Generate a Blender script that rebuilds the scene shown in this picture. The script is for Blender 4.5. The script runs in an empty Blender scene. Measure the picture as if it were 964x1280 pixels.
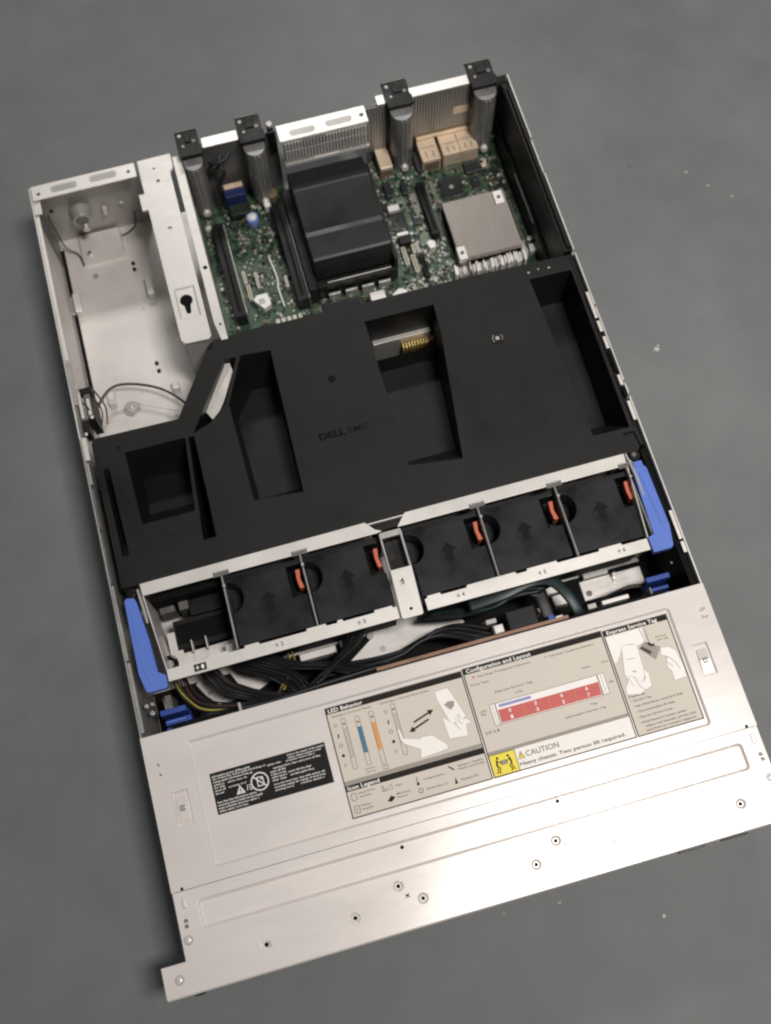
import bpy, bmesh, math, random
from mathutils import Vector, Matrix
random.seed(7)
S = 0.001                                   # everything below is written in millimetres
scene = bpy.context.scene
COL = scene.collection

# ------------------------------------------------------------------ materials
MATS = {}
def material(name, base, rough=0.5, metal=0.0, spec=0.5, noise=0.0, nscale=60.0, bump=0.0, bscale=400.0,
             rvar=0.0, coat=0.0, stretch=None, trans=0.0, grain=0.0, gstretch=(4, 90, 4)):
    m = bpy.data.materials.new(name); m.use_nodes = True
    nt = m.node_tree; b = nt.nodes['Principled BSDF']
    b.inputs['Base Color'].default_value = (*base, 1)
    b.inputs['Roughness'].default_value = rough
    b.inputs['Metallic'].default_value = metal
    b.inputs['Specular IOR Level'].default_value = spec
    b.inputs['Coat Weight'].default_value = coat
    b.inputs['Transmission Weight'].default_value = trans
    tc = nt.nodes.new('ShaderNodeTexCoord')
    src = tc.outputs['Object']
    if stretch:
        mp = nt.nodes.new('ShaderNodeMapping'); mp.inputs['Scale'].default_value = stretch
        nt.links.new(src, mp.inputs['Vector']); src = mp.outputs['Vector']
    if noise > 0 or rvar > 0:
        n = nt.nodes.new('ShaderNodeTexNoise'); n.inputs['Scale'].default_value = nscale
        n.inputs['Detail'].default_value = 6; n.inputs['Roughness'].default_value = 0.6
        nt.links.new(src, n.inputs['Vector'])
        if noise > 0:
            r = nt.nodes.new('ShaderNodeMapRange')
            r.inputs['From Min'].default_value = 0.3; r.inputs['From Max'].default_value = 0.7
            r.inputs['To Min'].default_value = 1 - noise; r.inputs['To Max'].default_value = 1 + noise
            nt.links.new(n.outputs['Fac'], r.inputs['Value'])
            mx = nt.nodes.new('ShaderNodeMix'); mx.data_type = 'RGBA'; mx.blend_type = 'MULTIPLY'
            mx.inputs['Factor'].default_value = 1
            mx.inputs['A'].default_value = (*base, 1)
            nt.links.new(r.outputs['Result'], mx.inputs['B'])
            nt.links.new(mx.outputs['Result'], b.inputs['Base Color'])
        if rvar > 0:
            r2 = nt.nodes.new('ShaderNodeMapRange')
            r2.inputs['From Min'].default_value = 0.3; r2.inputs['From Max'].default_value = 0.7
            r2.inputs['To Min'].default_value = max(0.02, rough - rvar); r2.inputs['To Max'].default_value = min(1, rough + rvar)
            nt.links.new(n.outputs['Fac'], r2.inputs['Value'])
            nt.links.new(r2.outputs['Result'], b.inputs['Roughness'])
    if bump > 0:
        n2 = nt.nodes.new('ShaderNodeTexNoise'); n2.inputs['Scale'].default_value = bscale
        n2.inputs['Detail'].default_value = 4
        nt.links.new(src, n2.inputs['Vector'])
        bp = nt.nodes.new('ShaderNodeBump'); bp.inputs['Strength'].default_value = bump
        bp.inputs['Distance'].default_value = 0.001
        nt.links.new(n2.outputs['Fac'], bp.inputs['Height'])
        nt.links.new(bp.outputs['Normal'], b.inputs['Normal'])
    if grain > 0:                                       # fine rolling marks and handling smudges in the finish
        mp2 = nt.nodes.new('ShaderNodeMapping'); mp2.inputs['Scale'].default_value = gstretch
        nt.links.new(tc.outputs['Object'], mp2.inputs['Vector'])
        g = nt.nodes.new('ShaderNodeTexNoise'); g.inputs['Scale'].default_value = 9; g.inputs['Detail'].default_value = 7; g.inputs['Roughness'].default_value = .7
        nt.links.new(mp2.outputs['Vector'], g.inputs['Vector'])
        gm = nt.nodes.new('ShaderNodeMapRange'); gm.inputs['From Min'].default_value = .3; gm.inputs['From Max'].default_value = .7
        gm.inputs['To Min'].default_value = -grain; gm.inputs['To Max'].default_value = grain
        nt.links.new(g.outputs['Fac'], gm.inputs['Value'])
        ad = nt.nodes.new('ShaderNodeMath'); ad.operation = 'ADD'; ad.use_clamp = True
        ad.inputs[1].default_value = rough
        if b.inputs['Roughness'].is_linked: nt.links.new(b.inputs['Roughness'].links[0].from_socket, ad.inputs[1])
        nt.links.new(gm.outputs['Result'], ad.inputs[0]); nt.links.new(ad.outputs[0], b.inputs['Roughness'])
    MATS[name] = m
    return m

material('zinc_steel', (0.70, 0.668, 0.635), 0.42, 0.40, 0.5, noise=0.12, nscale=11, rvar=0.09, bump=0.05, bscale=26, grain=0.06, gstretch=(6, 30, 6))
material('zinc_cover', (0.765, 0.712, 0.678), 0.255, 0.17, 0.5, noise=0.03, nscale=9, rvar=0.03, bump=0.03, bscale=10, stretch=(1, 3, 1), grain=0.014, gstretch=(5, 40, 5))
material('white_steel', (0.74, 0.71, 0.67), 0.38, 0.35, 0.5, noise=0.05, nscale=20, rvar=0.05)
material('dull_steel', (0.40, 0.385, 0.365), 0.45, 0.5, 0.5, noise=0.12, nscale=40, rvar=0.08)
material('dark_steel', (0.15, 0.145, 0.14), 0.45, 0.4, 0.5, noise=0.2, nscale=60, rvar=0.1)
material('screw_steel', (0.62, 0.60, 0.57), 0.34, 0.7, 0.5)
material('shroud_plastic', (0.0090, 0.0089, 0.0087), 0.50, 0.0, 0.27, noise=0.28, nscale=11, bump=0.06, bscale=1100, rvar=0.12, grain=0.07, gstretch=(6, 7, 6))
material('black_plastic', (0.007, 0.007, 0.007), 0.45, 0.0, 0.28, noise=0.2, nscale=40, rvar=0.1)
material('fan_plastic', (0.0100, 0.0100, 0.0115), 0.42, 0.0, 0.3, noise=0.35, nscale=22, rvar=0.14, bump=0.04, bscale=900)
material('matte_black', (0.004, 0.004, 0.004), 0.7, 0.0, 0.12)
material('duct_plastic', (0.010, 0.010, 0.0105), 0.40, 0.0, 0.4, noise=0.12, nscale=25, rvar=0.08)
material('blue_plastic', (0.105, 0.190, 0.60), 0.42, 0.0, 0.4, noise=0.05, nscale=30)
material('deep_blue', (0.03, 0.075, 0.33), 0.40, 0.0, 0.4, noise=0.15, nscale=80)
material('navy_plastic', (0.008, 0.02, 0.09), 0.4)
material('orange_plastic', (0.56, 0.135, 0.075), 0.45)
material('pcb_green', (0.034, 0.066, 0.038), 0.38, 0.0, 0.45, noise=0.95, nscale=130, rvar=0.1)
material('pcb_light', (0.15, 0.19, 0.135), 0.4, 0.0, 0.4, noise=0.5, nscale=170)
material('pcb_dark', (0.012, 0.020, 0.014), 0.4, 0.0, 0.5, noise=0.5, nscale=120)
material('solder_silver', (0.46, 0.46, 0.43), 0.35, 0.4, noise=0.3, nscale=300)
material('cream_plastic', (0.58, 0.56, 0.47), 0.5)
material('white_plastic', (0.80, 0.78, 0.75), 0.4)
material('chip_black', (0.022, 0.024, 0.025), 0.35)
material('capacitor_tan', (0.21, 0.145, 0.085), 0.45, 0.2, noise=0.3, nscale=200)
material('brass_shield', (0.72, 0.57, 0.42), 0.36, 0.3, noise=0.14, nscale=90)
material('gold_pin', (0.62, 0.46, 0.17), 0.3, 0.8)
material('heat_sink_metal', (0.33, 0.295, 0.27), 0.42, 0.55, noise=0.08, nscale=30, stretch=(12, 1, 1))
material('backplane_brown', (0.27, 0.145, 0.085), 0.5, noise=0.2, nscale=60)
material('cable_black', (0.010, 0.010, 0.011), 0.5)
material('cable_teal', (0.006, 0.019, 0.021), 0.42, noise=0.3, nscale=150)
material('wire_yellow', (0.35, 0.31, 0.06), 0.5)
material('wire_red', (0.10, 0.025, 0.02), 0.5)
material('wire_brown', (0.045, 0.032, 0.028), 0.5)
material('label_beige', (0.66, 0.60, 0.52), 0.55, 0.0, 0.3, noise=0.02, nscale=20)
material('label_gray', (0.36, 0.325, 0.285), 0.6, 0.0, 0.18)
material('label_line', (0.07, 0.06, 0.05), 0.6, 0.0, 0.18)
material('label_faint', (0.20, 0.18, 0.15), 0.6, 0.0, 0.18)
material('label_ink', (0.013, 0.010, 0.008), 0.6, 0.0, 0.18)
material('label_white', (0.94, 0.90, 0.85), 0.6, 0.0, 0.18)
material('label_red', (0.56, 0.085, 0.07), 0.50)
material('label_orange', (0.72, 0.30, 0.05), 0.50)
material('label_teal', (0.035, 0.16, 0.27), 0.50)
material('label_violet', (0.25, 0.25, 0.52), 0.50)
material('label_yellow', (0.86, 0.70, 0.03), 0.50)
material('label_black', (0.010, 0.009, 0.009), 0.6, 0.0, 0.18)
material('label_print', (0.74, 0.71, 0.67), 0.6, 0.0, 0.18)
material('arrow_black', (0.005, 0.005, 0.0052), 0.6, 0.0, 0.15)
material('smoke_plastic', (0.17, 0.168, 0.165), 0.28, 0.0, 0.7, noise=0.3, nscale=50, rvar=0.1)
material('dial_blue', (0.20, 0.27, 0.62), 0.35)
material('chip_debris', (0.62, 0.61, 0.58), 0.6)
material('scuff_grey', (0.30, 0.31, 0.30), 0.6)
material('clear_plastic', (0.9, 0.9, 0.9), 0.15, trans=0.75)

def floor_material():
    m = bpy.data.materials.new('painted_concrete'); m.use_nodes = True
    nt = m.node_tree; b = nt.nodes['Principled BSDF']; L = nt.links
    tc = nt.nodes.new('ShaderNodeTexCoord')
    n1 = nt.nodes.new('ShaderNodeTexNoise'); n1.inputs['Scale'].default_value = 4.2; n1.inputs['Detail'].default_value = 5
    n2 = nt.nodes.new('ShaderNodeTexNoise'); n2.inputs['Scale'].default_value = 28; n2.inputs['Detail'].default_value = 8
    n3 = nt.nodes.new('ShaderNodeTexNoise'); n3.inputs['Scale'].default_value = 420; n3.inputs['Detail'].default_value = 3
    for n in (n1, n2, n3): L.new(tc.outputs['Object'], n.inputs['Vector'])
    a = nt.nodes.new('ShaderNodeMath'); a.operation = 'MULTIPLY_ADD'; a.inputs[1].default_value = 0.35
    L.new(n2.outputs['Fac'], a.inputs[0]); L.new(n1.outputs['Fac'], a.inputs[2])
    a2 = nt.nodes.new('ShaderNodeMath'); a2.operation = 'MULTIPLY_ADD'; a2.inputs[1].default_value = 0.22
    L.new(n3.outputs['Fac'], a2.inputs[0]); L.new(a.outputs[0], a2.inputs[2])
    cr = nt.nodes.new('ShaderNodeValToRGB')
    cr.color_ramp.elements[0].position = 0.57; cr.color_ramp.elements[0].color = (0.118, 0.125, 0.125, 1)
    cr.color_ramp.elements[1].position = 1.0; cr.color_ramp.elements[1].color = (0.172, 0.179, 0.179, 1)
    L.new(a2.outputs[0], cr.inputs['Fac']); L.new(cr.outputs['Color'], b.inputs['Base Color'])
    r = nt.nodes.new('ShaderNodeMapRange'); r.inputs['To Min'].default_value = 0.50; r.inputs['To Max'].default_value = 0.72
    L.new(n1.outputs['Fac'], r.inputs['Value']); L.new(r.outputs['Result'], b.inputs['Roughness'])
    b.inputs['Specular IOR Level'].default_value = 0.5
    bp = nt.nodes.new('ShaderNodeBump'); bp.inputs['Strength'].default_value = 0.12; bp.inputs['Distance'].default_value = 0.002
    L.new(n2.outputs['Fac'], bp.inputs['Height']); L.new(bp.outputs['Normal'], b.inputs['Normal'])
    MATS['painted_concrete'] = m
floor_material()

# ------------------------------------------------------------------ mesh builder
class MB:
    def __init__(s, mat):
        s.v = []; s.f = []; s.mi = []; s.mats = [mat]; s.cur = 0
    def m(s, mat):
        if mat not in s.mats: s.mats.append(mat)
        s.cur = s.mats.index(mat); return s
    def add(s, vs, fs):
        o = len(s.v); s.v += [tuple(map(float, a)) for a in vs]
        for f in fs: s.f.append([o + i for i in f]); s.mi.append(s.cur)
        return s
    def box(s, x0, y0, z0, x1, y1, z1, rz=0.0):
        vs = [(x0, y0, z0), (x1, y0, z0), (x1, y1, z0), (x0, y1, z0), (x0, y0, z1), (x1, y0, z1), (x1, y1, z1), (x0, y1, z1)]
        if rz:
            cx, cy = (x0 + x1) / 2, (y0 + y1) / 2; c, q = math.cos(rz), math.sin(rz)
            vs = [(cx + (x - cx) * c - (y - cy) * q, cy + (x - cx) * q + (y - cy) * c, z) for x, y, z in vs]
        return s.add(vs, [(3, 2, 1, 0), (4, 5, 6, 7), (0, 1, 5, 4), (1, 2, 6, 5), (2, 3, 7, 6), (3, 0, 4, 7)])
    def prism(s, poly, z0, z1, poly2=None):           # poly = bottom outline, poly2 = top outline
        a = sum(poly[i][0] * poly[(i + 1) % len(poly)][1] - poly[(i + 1) % len(poly)][0] * poly[i][1] for i in range(len(poly)))
        p2 = poly2 or poly
        if a < 0: poly = poly[::-1]; p2 = p2[::-1]
        n = len(poly)
        vs = [(x, y, z0) for x, y in poly] + [(x, y, z1) for x, y in p2]
        fs = [tuple(range(n - 1, -1, -1)), tuple(range(n, 2 * n))] + [(i, (i + 1) % n, n + (i + 1) % n, n + i) for i in range(n)]
        return s.add(vs, fs)
    def profile_x(s, prof, x0, x1):                    # outline in (y, z), swept along x
        n = len(prof)
        vs = [(x0, y, z) for y, z in prof] + [(x1, y, z) for y, z in prof]
        fs = [tuple(range(n)), tuple(range(2 * n - 1, n - 1, -1))] + [(i, n + i, n + (i + 1) % n, (i + 1) % n) for i in range(n)]
        return s.add(vs, fs)
    def flat(s, poly, z):                              # printed sheet facing up
        a = sum(poly[i][0] * poly[(i + 1) % len(poly)][1] - poly[(i + 1) % len(poly)][0] * poly[i][1] for i in range(len(poly)))
        if a < 0: poly = poly[::-1]
        return s.add([(x, y, z) for x, y in poly], [tuple(range(len(poly)))])
    def rect(s, x0, y0, x1, y1, z): return s.flat([(x0, y0), (x1, y0), (x1, y1), (x0, y1)], z)
    def line(s, pts, w, z, closed=False):
        p = list(pts) + ([pts[0]] if closed else [])
        for i in range(len(p) - 1):
            a, b = Vector(p[i]), Vector(p[i + 1]); d = b - a
            if d.length < 1e-6: continue
            d.normalize(); n = Vector((-d.y, d.x)) * w / 2; a = a - d * w * .3; b = b + d * w * .3
            s.flat([tuple(a - n), tuple(b - n), tuple(b + n), tuple(a + n)], z + 0.0015 * (i % 5))
        return s
    def disc(s, x, y, r, z, n=16): return s.flat([(x + r * math.cos(2 * math.pi * i / n), y + r * math.sin(2 * math.pi * i / n)) for i in range(n)], z)
    def ring(s, x, y, r, w, z, n=24):
        return s.line([(x + r * math.cos(2 * math.pi * i / n), y + r * math.sin(2 * math.pi * i / n)) for i in range(n)], w, z, True)
    def cyl(s, x, y, z0, z1, r, n=20, r2=None):
        r2 = r if r2 is None else r2
        A = [(x + r * math.cos(2 * math.pi * i / n), y + r * math.sin(2 * math.pi * i / n)) for i in range(n)]
        B = [(x + r2 * math.cos(2 * math.pi * i / n), y + r2 * math.sin(2 * math.pi * i / n)) for i in range(n)]
        return s.prism(A, z0, z1, B)
    def dome(s, x, y, z, r, h, n=20, k=5):
        prev = None
        for j in range(k):
            a = j / k * math.pi / 2; a2 = (j + 1) / k * math.pi / 2
            s.cyl(x, y, z + h * math.sin(a), z + h * math.sin(a2), r * math.cos(a), n, max(r * math.cos(a2), r * 0.04))
        return s
    def cyly(s, x, z, y0, y1, r, n=18, r2=None):       # cylinder along y
        r2 = r if r2 is None else r2
        vs = [(x + r * math.cos(2 * math.pi * i / n), y0, z + r * math.sin(2 * math.pi * i / n)) for i in range(n)] + \
             [(x + r2 * math.cos(2 * math.pi * i / n), y1, z + r2 * math.sin(2 * math.pi * i / n)) for i in range(n)]
        return s.add(vs, [tuple(range(n)), tuple(range(2 * n - 1, n - 1, -1))] + [(i, n + i, n + (i + 1) % n, (i + 1) % n) for i in range(n)])
    def tube(s, pts, rx, rz=None, n=10, sub=8):
        rz = rx if rz is None else rz
        P = [Vector(p) for p in pts]; C = []
        for i in range(len(P) - 1):
            p0 = P[max(i - 1, 0)]; p1 = P[i]; p2 = P[i + 1]; p3 = P[min(i + 2, len(P) - 1)]
            for k in range(sub):
                t = k / sub
                C.append(0.5 * ((2 * p1) + (p2 - p0) * t + (2 * p0 - 5 * p1 + 4 * p2 - p3) * t * t + (3 * p1 - p0 - 3 * p2 + p3) * t ** 3))
        C.append(P[-1]); o = []; fs = []
        for i, c in enumerate(C):
            d = (C[min(i + 1, len(C) - 1)] - C[max(i - 1, 0)]).normalized()
            side = d.cross(Vector((0, 0, 1)))
            if side.length < 1e-3: side = Vector((1, 0, 0))
            side.normalize(); up = side.cross(d)
            for k in range(n):
                a = 2 * math.pi * k / n; o.append(tuple(c + side * rx * math.cos(a) + up * rz * math.sin(a)))
        for i in range(len(C) - 1):
            for k in range(n):
                fs.append((i * n + k, i * n + (k + 1) % n, (i + 1) * n + (k + 1) % n, (i + 1) * n + k))
        fs.append(tuple(range(n))[::-1]); fs.append(tuple((len(C) - 1) * n + k for k in range(n)))
        return s.add(o, fs)
    def text(s, txt, x, y, z, w=None, h=None, size=None, bold=0.0, rz=0.0, res=2):
        cu = bpy.data.curves.new('t', 'FONT'); cu.body = txt; cu.size = 1.0; cu.resolution_u = res; cu.offset = bold
        ob = bpy.data.objects.new('t', cu); COL.objects.link(ob)
        me = bpy.data.meshes.new_from_object(ob)
        vs = [tuple(v.co) for v in me.vertices]; fs = [tuple(p.vertices) for p in me.polygons]
        bpy.data.objects.remove(ob); bpy.data.curves.remove(cu); bpy.data.meshes.remove(me)
        if not vs: return s
        x0 = min(v[0] for v in vs); x1 = max(v[0] for v in vs)
        sy = (h / 0.70) if h else (size or 1); sx = (w / (x1 - x0)) if w else sy
        c, q = math.cos(rz), math.sin(rz)
        out = []
        for a, b, _ in vs:
            a = (a - x0) * sx; b = b * sy; out.append((x + a * c - b * q, y + a * q + b * c, z))
        return s.add(out, fs)
    def mesh(s, name):
        me = bpy.data.meshes.new(name)
        me.from_pydata([(x * S, y * S, z * S) for x, y, z in s.v], [], s.f)
        for k in s.mats: me.materials.append(MATS[k])
        me.polygons.foreach_set('material_index', s.mi)
        me.validate(); me.update(); return me

def link(name, me, parent=None, bevel=0.0, smooth=False, seg=2, loc=None):
    o = bpy.data.objects.new(name, me); COL.objects.link(o)
    if parent is not None: o.parent = parent
    if loc: o.location = [a * S for a in loc]
    if smooth:
        for p in me.polygons: p.use_smooth = True
    if bevel:
        b = o.modifiers.new('bevel', 'BEVEL'); b.width = bevel * S; b.segments = seg; b.limit_method = 'ANGLE'; b.angle_limit = math.radians(35)
        b.harden_normals = False
    return o
def part(name, mb, parent, bevel=0.0, smooth=False, label=None, seg=2, loc=None):
    o = link(name, mb.mesh(name), parent, bevel, smooth, seg, loc)
    if label: o['label'] = label
    return o
def carve(name, base, cuts, parent, bevel=0.0, seg=2, loc=None):     # base solid minus a list of solids
    b = bpy.data.objects.new('b', base.mesh('b')); COL.objects.link(b); tmp = []
    for c in cuts:
        o = bpy.data.objects.new('c', c.mesh('c')); COL.objects.link(o); tmp.append(o)
        md = b.modifiers.new('x', 'BOOLEAN'); md.operation = 'DIFFERENCE'; md.solver = 'EXACT'; md.object = o
    dg = bpy.context.evaluated_depsgraph_get(); dg.update()
    me = bpy.data.meshes.new_from_object(b.evaluated_get(dg)); me.name = name
    for o in tmp + [b]: bpy.data.objects.remove(o)
    me.materials.clear()
    for k in base.mats: me.materials.append(MATS[k])
    return link(name, me, parent, bevel, False, seg, loc)
def tag(o, label, cat, group=None, kind=None):
    if label: o['label'] = label
    if cat: o['category'] = cat
    if group: o['group'] = group
    if kind: o['kind'] = kind
    return o
def rrect(x0, y0, x1, y1, r, n=4):
    out = []
    for cx, cy, a0 in ((x1 - r, y0 + r, -90), (x1 - r, y1 - r, 0), (x0 + r, y1 - r, 90), (x0 + r, y0 + r, 180)):
        for i in range(n + 1):
            a = math.radians(a0 + 90 * i / n); out.append((cx + r * math.cos(a), cy + r * math.sin(a)))
    return out

# ------------------------------------------------------------------ the floor
fl = MB('painted_concrete').add([(-3000, -3000, 0), (3500, -3000, 0), (3500, 3500, 0), (-3000, 3500, 0)], [(0, 1, 2, 3)])
f = link('floor', fl.mesh('floor')); f['kind'] = 'structure'

# ------------------------------------------------------------------ the server
srv = bpy.data.objects.new('rack_server', None); COL.objects.link(srv); srv.empty_display_size = 0.1
tag(srv, 'open silver rack server lying flat on the grey floor, rear lid off, fans showing', 'server')
W = 434.0; LEN = 668.0; H = 87.0

# base pan and side walls
pan = MB('zinc_steel').box(1.3, 1, 0.6, W - 1.3, LEN - 1, 1.8)
pan.m('matte_black')
for (x, y) in ((64.6, 625.5), (64.6, 619), (64.8, 518.5), (65.2, 510.5)): pan.prism(rrect(x - 1.7, y - 2.2, x + 1.7, y + 2.2, 1.2), 1.5, 1.9)
pan.m('dull_steel')
for (x, y, r) in ((71.6, 463.4, 1.8), (64.4, 576, 1.0), (28.6, 621.7, 2.6)): pan.cyl(x, y, 1.7, 1.95, r)
pan.m('matte_black').box(1.6, 470, 1.7, 5.2, 657, 2.0)          # long dark slot along the left wall
part('base_pan', pan, srv)

lw = MB('dull_steel').box(-0.6, 21, 0.6, 0.7, 424, 86).m('zinc_steel').box(-0.6, 424, 0.6, 0.7, LEN, 86)
lw.m('white_steel').box(0.7, 498, 81, 3.4, 641, 82.2)
lw.m('dull_steel').box(-1.9, 180, 30, -0.62, 660, 70)              # slide rail mounting strip
for y0, y1, w, mt in ((455, 494, 4.5, 'dull_steel'), (405, 425, 4.6, 'white_steel'), (384, 403, 2.6, 'dull_steel'), (345, 380, 2.4, 'dark_steel'),
                      (300, 343, 2.0, 'dark_steel'), (238, 298, 2.4, 'dull_steel'), (182, 236, 3.0, 'dull_steel'), (641, 655, 7, 'zinc_steel')):
    lw.m(mt).box(0.75, y0, 83.0 - random.random(), w, y1, 84.5 - random.random() * .3)
part('side_wall', lw, srv, 0.25, label='silver left side wall seen edge on')
rw = MB('zinc_steel')
for y0, y1, h in ((21, 340, 86), (343, 352, 86), (355, 424, 86), (427, 478, 86), (481, 560, 86), (563, 596, 84), (598, 668, 86)):
    rw.box(W - 0.7, y0, 0.6, W + 0.6, y1, h)
rw.box(W - 0.69, 22, 0.7, W + 0.55, 667, 79)
for y0, y1, mt in ((402, 412, 'white_steel'), (386, 397, 'white_steel'), (352, 361, 'white_steel'), (340, 350, 'matte_black'), (364, 384, 'matte_black'), (415, 440, 'zinc_steel'), (320, 337, 'white_steel'),
                   (205, 214, 'white_steel'), (216, 240, 'zinc_steel')):
    rw.m(mt).box(430.6, y0, 83.2, W - 0.72, y1, 84.6)
rw.m('dull_steel').box(W + 0.62, 180, 30, W + 1.9, 660, 68)
part('side_wall', rw, srv, 0.25, label='silver right side wall with notched top edge')
part('release_handle', MB('black_plastic').prism([(435.9, 240), (441, 242), (442.2, 250), (441.5, 260), (438.5, 264), (435.9, 263)], 52, 62), srv, 0.6)

# front drive carriers, mostly hidden below the front cover
for c in range(4):
    for r in range(2):
        x0 = 22 + c * 98.5; z0 = 6 + r * 39
        d = MB('black_plastic').box(x0, 0.8, z0, x0 + 95, 20, z0 + 36.5)
        d.m('dull_steel').box(x0 + 6, -0.2, z0 + 8, x0 + 60, 0.75, z0 + 28)
        part('drive_carrier', d, srv, 0.4)
part('drive_bay', MB('matte_black').box(3, 20.6, 3, 431, 176, 84.4), srv)

# ---- front top panel with the two mounting ears
fp_outline = [(-17.7, 0), (W + 17.7, 0), (W + 17.7, 21), (W, 21), (W, 66.6), (0, 66.6), (0, 21), (-17.7, 21)]
fpb = MB('zinc_cover').prism(fp_outline, 84.0, 87.0)
rec = MB('zinc_cover').prism(rrect(17.4, 40.4, 417.4, 56.6, 2.0), 85.1, 87.4, rrect(15.3, 38.0, 419.5, 58.7, 3.2))
cuts = [rec]
SCR = [(163.1, 53.9, 1), (153.5, 29.4, 1), (168.0, 17.2, 1), (119.1, 17.2, 1), (250.7, 17.4, 1), (268.9, 29.1, 1), (278.6, 54.7, 1),
       (55.7, 16.9, 1), (403.3, 18.0, 1), (308.5, 17.6, 0)]
for (x, y, k) in SCR:
    cuts.append(MB('zinc_cover').cyl(x, y, 84.6, 87.3, 1.6, 24, 4.2) if k else MB('zinc_cover').cyl(x, y, 83, 88, 0.8, 16))
front = carve('front_cover', fpb, cuts, srv, 0.45, 2)
lip = MB('zinc_cover')
lip.profile_x([(-0.05, 86.2), (-0.9, 85.6), (-1.25, 84.6), (-1.25, 80.5), (0.1, 80.5), (0.1, 83.9)], -17.6, W + 17.6)
part('front_lip', lip, srv, 0.3)
for x0, x1 in ((350.8, 370.5), (383.2, 402.4), (0.6, 7)):
    part('latch_pad', MB('black_plastic').box(x0, -2.6, 76, x1, -1.3, 81.5), srv, 0.2)
for i, (x, y, k) in enumerate(SCR):                                 # countersunk rivets: pressed ring, sunken seat, dark core
    if not k: continue
    m_ = MB('screw_steel').cyl(x, y, 84.3, 85.3, 2.2, 16, 1.9)
    m_.m('matte_black').disc(x, y, 1.55, 85.34)
    part('rivet', m_, front)
for x, y in ((-6.9, 10.5), (4.4, 34.0), (430.2, 29.7), (W + 7, 10.5)):
    m_ = MB('dull_steel').cyl(x, y, 86.9, 87.25, 3.4, 24, 3.2)
    m_.m('zinc_cover').dome(x, y, 87.25, 2.3, 0.8).m('dull_steel').cyl(x - .2, y + .1, 87.95, 88.15, 0.7)
    part('rivet', m_, front, label='raised shiny rivet')
mk = MB('label_ink')
for x0, s_ in ((5.4, 1), (429.6, -1)):
    for k in range(2):
        cx, cy = x0 + .3 * s_ * (k - .5), 45 + (k - .5) * 3.6
        mk.m('label_ink').line([(cx - 1, cy - 1), (cx + 1.1, cy - .9), (cx + .7, cy + .9), (cx - 1, cy + .8)], .55, 87.12, True)
        mk.line([(cx - 1, cy + .8), (cx + 1.1, cy - .9)], .5, 87.15)
mk.line([(156.8, 20.6), (159.2, 23)], .6, 87.12).line([(159.2, 20.6), (156.8, 23)], .6, 87.13).line([(157, 21.8), (159, 21.8)], .5, 87.14)
mk.line([(277.4 - 4, 24.0), (276, 26.4)], .6, 87.12).line([(276.2, 24.0), (273.8, 26.4)], .6, 87.13)
part('stamped_marks', mk, front)
for x0, x1 in ((4.8, 8.4), (426.8, 430.2)):
    part('pressed_tab', MB('zinc_steel').prism(rrect(x0, 54.5, x1, 62.5, 1.5), 86.9, 87.5, rrect(x0 + .6, 55, x1 - .6, 62, 1.1)), front, 0.2)

# ---- rear half of the front cover (the fixed lid that carries the labels)
lid = MB('zinc_cover').prism([(-0.6, 66.9), (W + 0.6, 66.9), (W + 0.6, 178), (-0.6, 178)], 84.6, 87.5)
ZT = 87.5
lcuts = [MB('zinc_cover').prism(rrect(33.4, 77.6, 401.6, 165.6, 1.8), 85.7, 87.9, rrect(31.2, 75.6, 403.6, 167.6, 3.2)),
         MB('zinc_cover').prism([(14.2, 110.2), (24.4, 110.2), (24.4, 133.6), (14.2, 133.6)], 85.6, 88.2, [(13.2, 109.5), (25.6, 109.5), (25.6, 134.5), (13.2, 134.5)]),
         MB('zinc_cover').prism([(410.2, 111), (420.4, 111), (420.4, 134.2), (410.2, 134.2)], 85.6, 88.2, [(409, 110.3), (421.5, 110.3), (421.5, 135), (409, 135)]),
         MB('zinc_cover').cyl(7.1, 68.0, 84, 89, 1.2), MB('zinc_cover').cyl(426.9, 68.0, 84, 89, 1.2)]
lido = carve('lid', lid, lcuts, srv, 0.3, 2)
lido['label'] = 'beige silver lid strip with printed labels'
for x0 in (14.4, 410.4):
    m_ = MB('zinc_cover').profile_x([(112, 85.62), (112, 86.5), (122, 87.9), (131, 86.6), (131, 85.62)], x0 + 1.0, x0 + 8.8)
    m_.m('screw_steel').profile_x([(119.5, 87.9), (121, 88.9), (123, 88.6), (124, 87.9)], x0 + 3, x0 + 7)
    part('spring_catch', m_, lido, 0.35)


mk = MB('label_line')
z_ = ZT + .06
mk.line([(8.2, 157), (9.4, 154.6)], .7, z_).line([(8.4, 149.4), (9.3, 148)], .9, z_)
mk.m('label_faint').line([(424.6, 158), (427.6, 158), (427.6, 160)], .45, z_, True).m('label_line').line([(428.4, 158.4), (429, 159.8)], .5, z_)
mk.m('label_faint').line([(425.0, 151.8), (425.0, 154.2), (427.4, 152)], .45, z_).m('label_line').disc(428.4, 152.9, .6, z_)
part('stamped_marks', mk, lido)

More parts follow.
